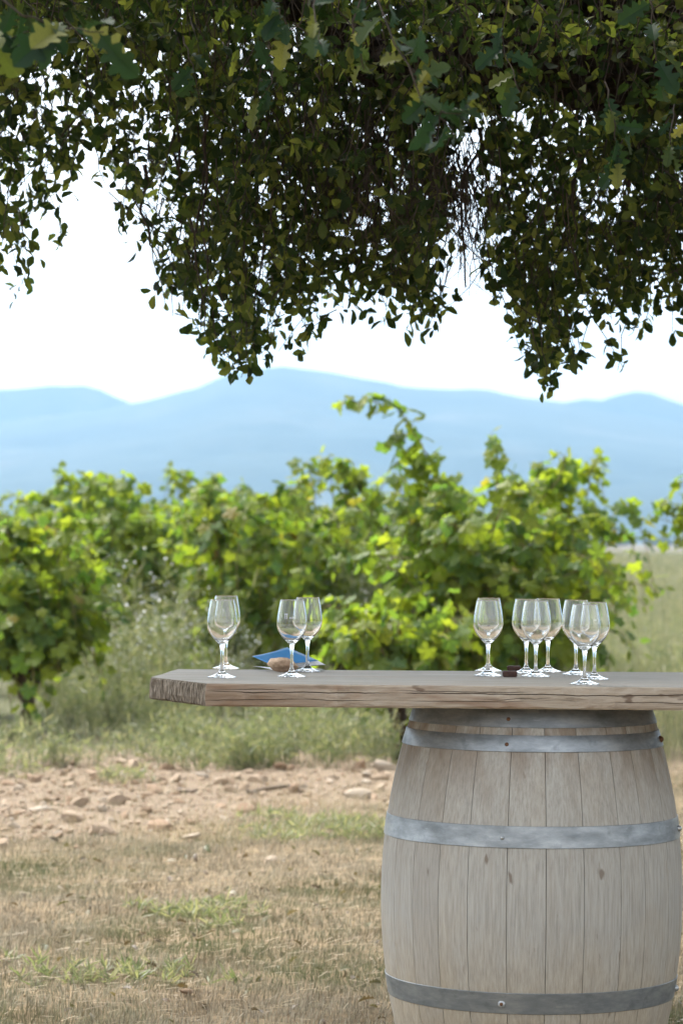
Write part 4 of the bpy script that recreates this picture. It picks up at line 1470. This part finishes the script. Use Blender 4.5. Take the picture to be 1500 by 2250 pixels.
etched(glasses[10], 0.004, [(m0 * 0.8, m1 * 0.8, z0 * 0.6, z1 * 0.6) for m0, m1, z0, z1 in marks[3:]], 0.146)

# ================================================================== BROCHURE, ROCK, BLOCKS
def sheet(name, c, parent, mat, base, bend=0.0, t=0.0005, n=10):
    """thin bent sheet between four corners (counter-clockwise), with thickness"""
    c = [np.array(x, float) - base for x in c]
    nn = np.cross(c[1] - c[0], c[3] - c[0]); nn /= np.linalg.norm(nn)
    V, F = [], []
    for lay in (0, 1):
        for i_ in range(n + 1):
            for j in range(n + 1):
                u, v = i_ / n, j / n
                p = c[0] * (1 - u) * (1 - v) + c[1] * u * (1 - v) + c[2] * u * v + c[3] * (1 - u) * v
                p = p + np.array([0, 0, bend * math.sin(math.pi * u)]) + nn * t * lay
                V.append(p)
    m = n + 1; off = m * m
    for i_ in range(n):
        for j in range(n):
            q = (i_ * m + j, (i_ + 1) * m + j, (i_ + 1) * m + j + 1, i_ * m + j + 1)
            F.append(q[::-1]); F.append(tuple(x + off for x in q))
    for i_ in range(n):
        for e in ((i_ * m, (i_ + 1) * m), ((i_ + 1) * m + n, i_ * m + n), (n * m + i_, n * m + i_ + 1), (i_ + 1, i_)):
            F.append((e[0], e[1], e[1] + off, e[0] + off))
    return link(name, py_mesh(name, V, F, True), mat, parent)
bb = on_plane(630, 1474.5, TZ)
base = np.array([bb.x, bb.y, TZ])
brochure = thing('brochure', 'blue brochure with pages bent up, weighed down by a rock', 'brochure', base)
D0 = bb.y
def at(px, py, d): return np.array(pix(px, py, D0 + d))
sheet('page', [at(556, 1464, 0.0), at(600, 1472.5, -0.02), at(655, 1473, 0.03), at(612, 1468, 0.05)], brochure, MAT['paper'], base, 0.0015)
sheet('back_page', [at(660, 1474.2, -0.03), at(716, 1471.5, 0.0), at(700, 1470, 0.05), at(650, 1471, 0.04)], brochure, MAT['black_cover'], base, 0.001)
sheet('photo_page', [at(648, 1470, -0.02), at(716, 1461.5, 0.0), at(697, 1451.5, 0.06), at(640, 1458, 0.03)], brochure, MAT['photo_print'], base, 0.002)
sheet('cover', [at(592, 1459, -0.01), at(700, 1452, 0.045), at(631, 1422.5, 0.10), at(554, 1442, 0.02)], brochure, MAT['blue_cover'], base, -0.002)
rk_me = stone_shape(203, 0.62, 4)
rng_ = random.Random(5)
for v in rk_me.vertices:
    v.co *= 1 + 0.05 * noise.noise(v.co * 5.0) + 0.02 * noise.noise(v.co * 14.0)
rk_me.polygons.foreach_set('use_smooth', [False] * len(rk_me.polygons))
co = np.array([v.co[:] for v in rk_me.vertices])
rk_me.transform(Matrix.Diagonal((0.043 / np.abs(co[:, 0]).max(), 0.032 / np.abs(co[:, 1]).max(), 0.0215 / np.abs(co[:, 2]).max(), 1)))
rp = on_plane(624, 1476.5, TZ)
rock = link('rock', rk_me, MAT['rock'], loc=(rp.x, rp.y - 0.005, TZ + 0.0205))
rock.rotation_euler = (0.08, 0.06, 0.2)
tag(rock, 'rough tan rock used as a paperweight on the blue brochure', 'rock')

def block(px, py, lx, ly, lz, rz, label):
    import bmesh
    bm = bmesh.new()
    bmesh.ops.create_cube(bm, size=1.0)
    for v in bm.verts:
        v.co = Vector((v.co.x * lx, v.co.y * ly, v.co.z * lz))
    bmesh.ops.bevel(bm, geom=list(bm.edges), offset=0.0018, segments=2, affect='EDGES')
    bmesh.ops.subdivide_edges(bm, edges=[e for e in bm.edges if e.calc_length() > 0.006], cuts=3, use_grid_fill=True)
    for v in bm.verts:
        v.co += Vector((noise.noise(v.co * 120), noise.noise(v.co * 120 + Vector((9, 0, 0))), 0)) * 0.0006
    me = bpy.data.meshes.new('block'); bm.to_mesh(me); bm.free()
    p = on_plane(px, py, TZ)
    o = link('wood_block', me, MAT['block'], loc=(p.x, p.y, TZ + lz / 2 + 0.0003))
    o.rotation_euler = (0, 0, rz)
    tag(o, label, 'block', 'small dark blocks')
block(1119, 1487.5, 0.035, 0.026, 0.0145, 0.03, 'small dark reddish brown block, the front one of two')
block(1128.5, 1474, 0.035, 0.024, 0.0125, -0.08, 'small dark reddish brown block behind the front one')
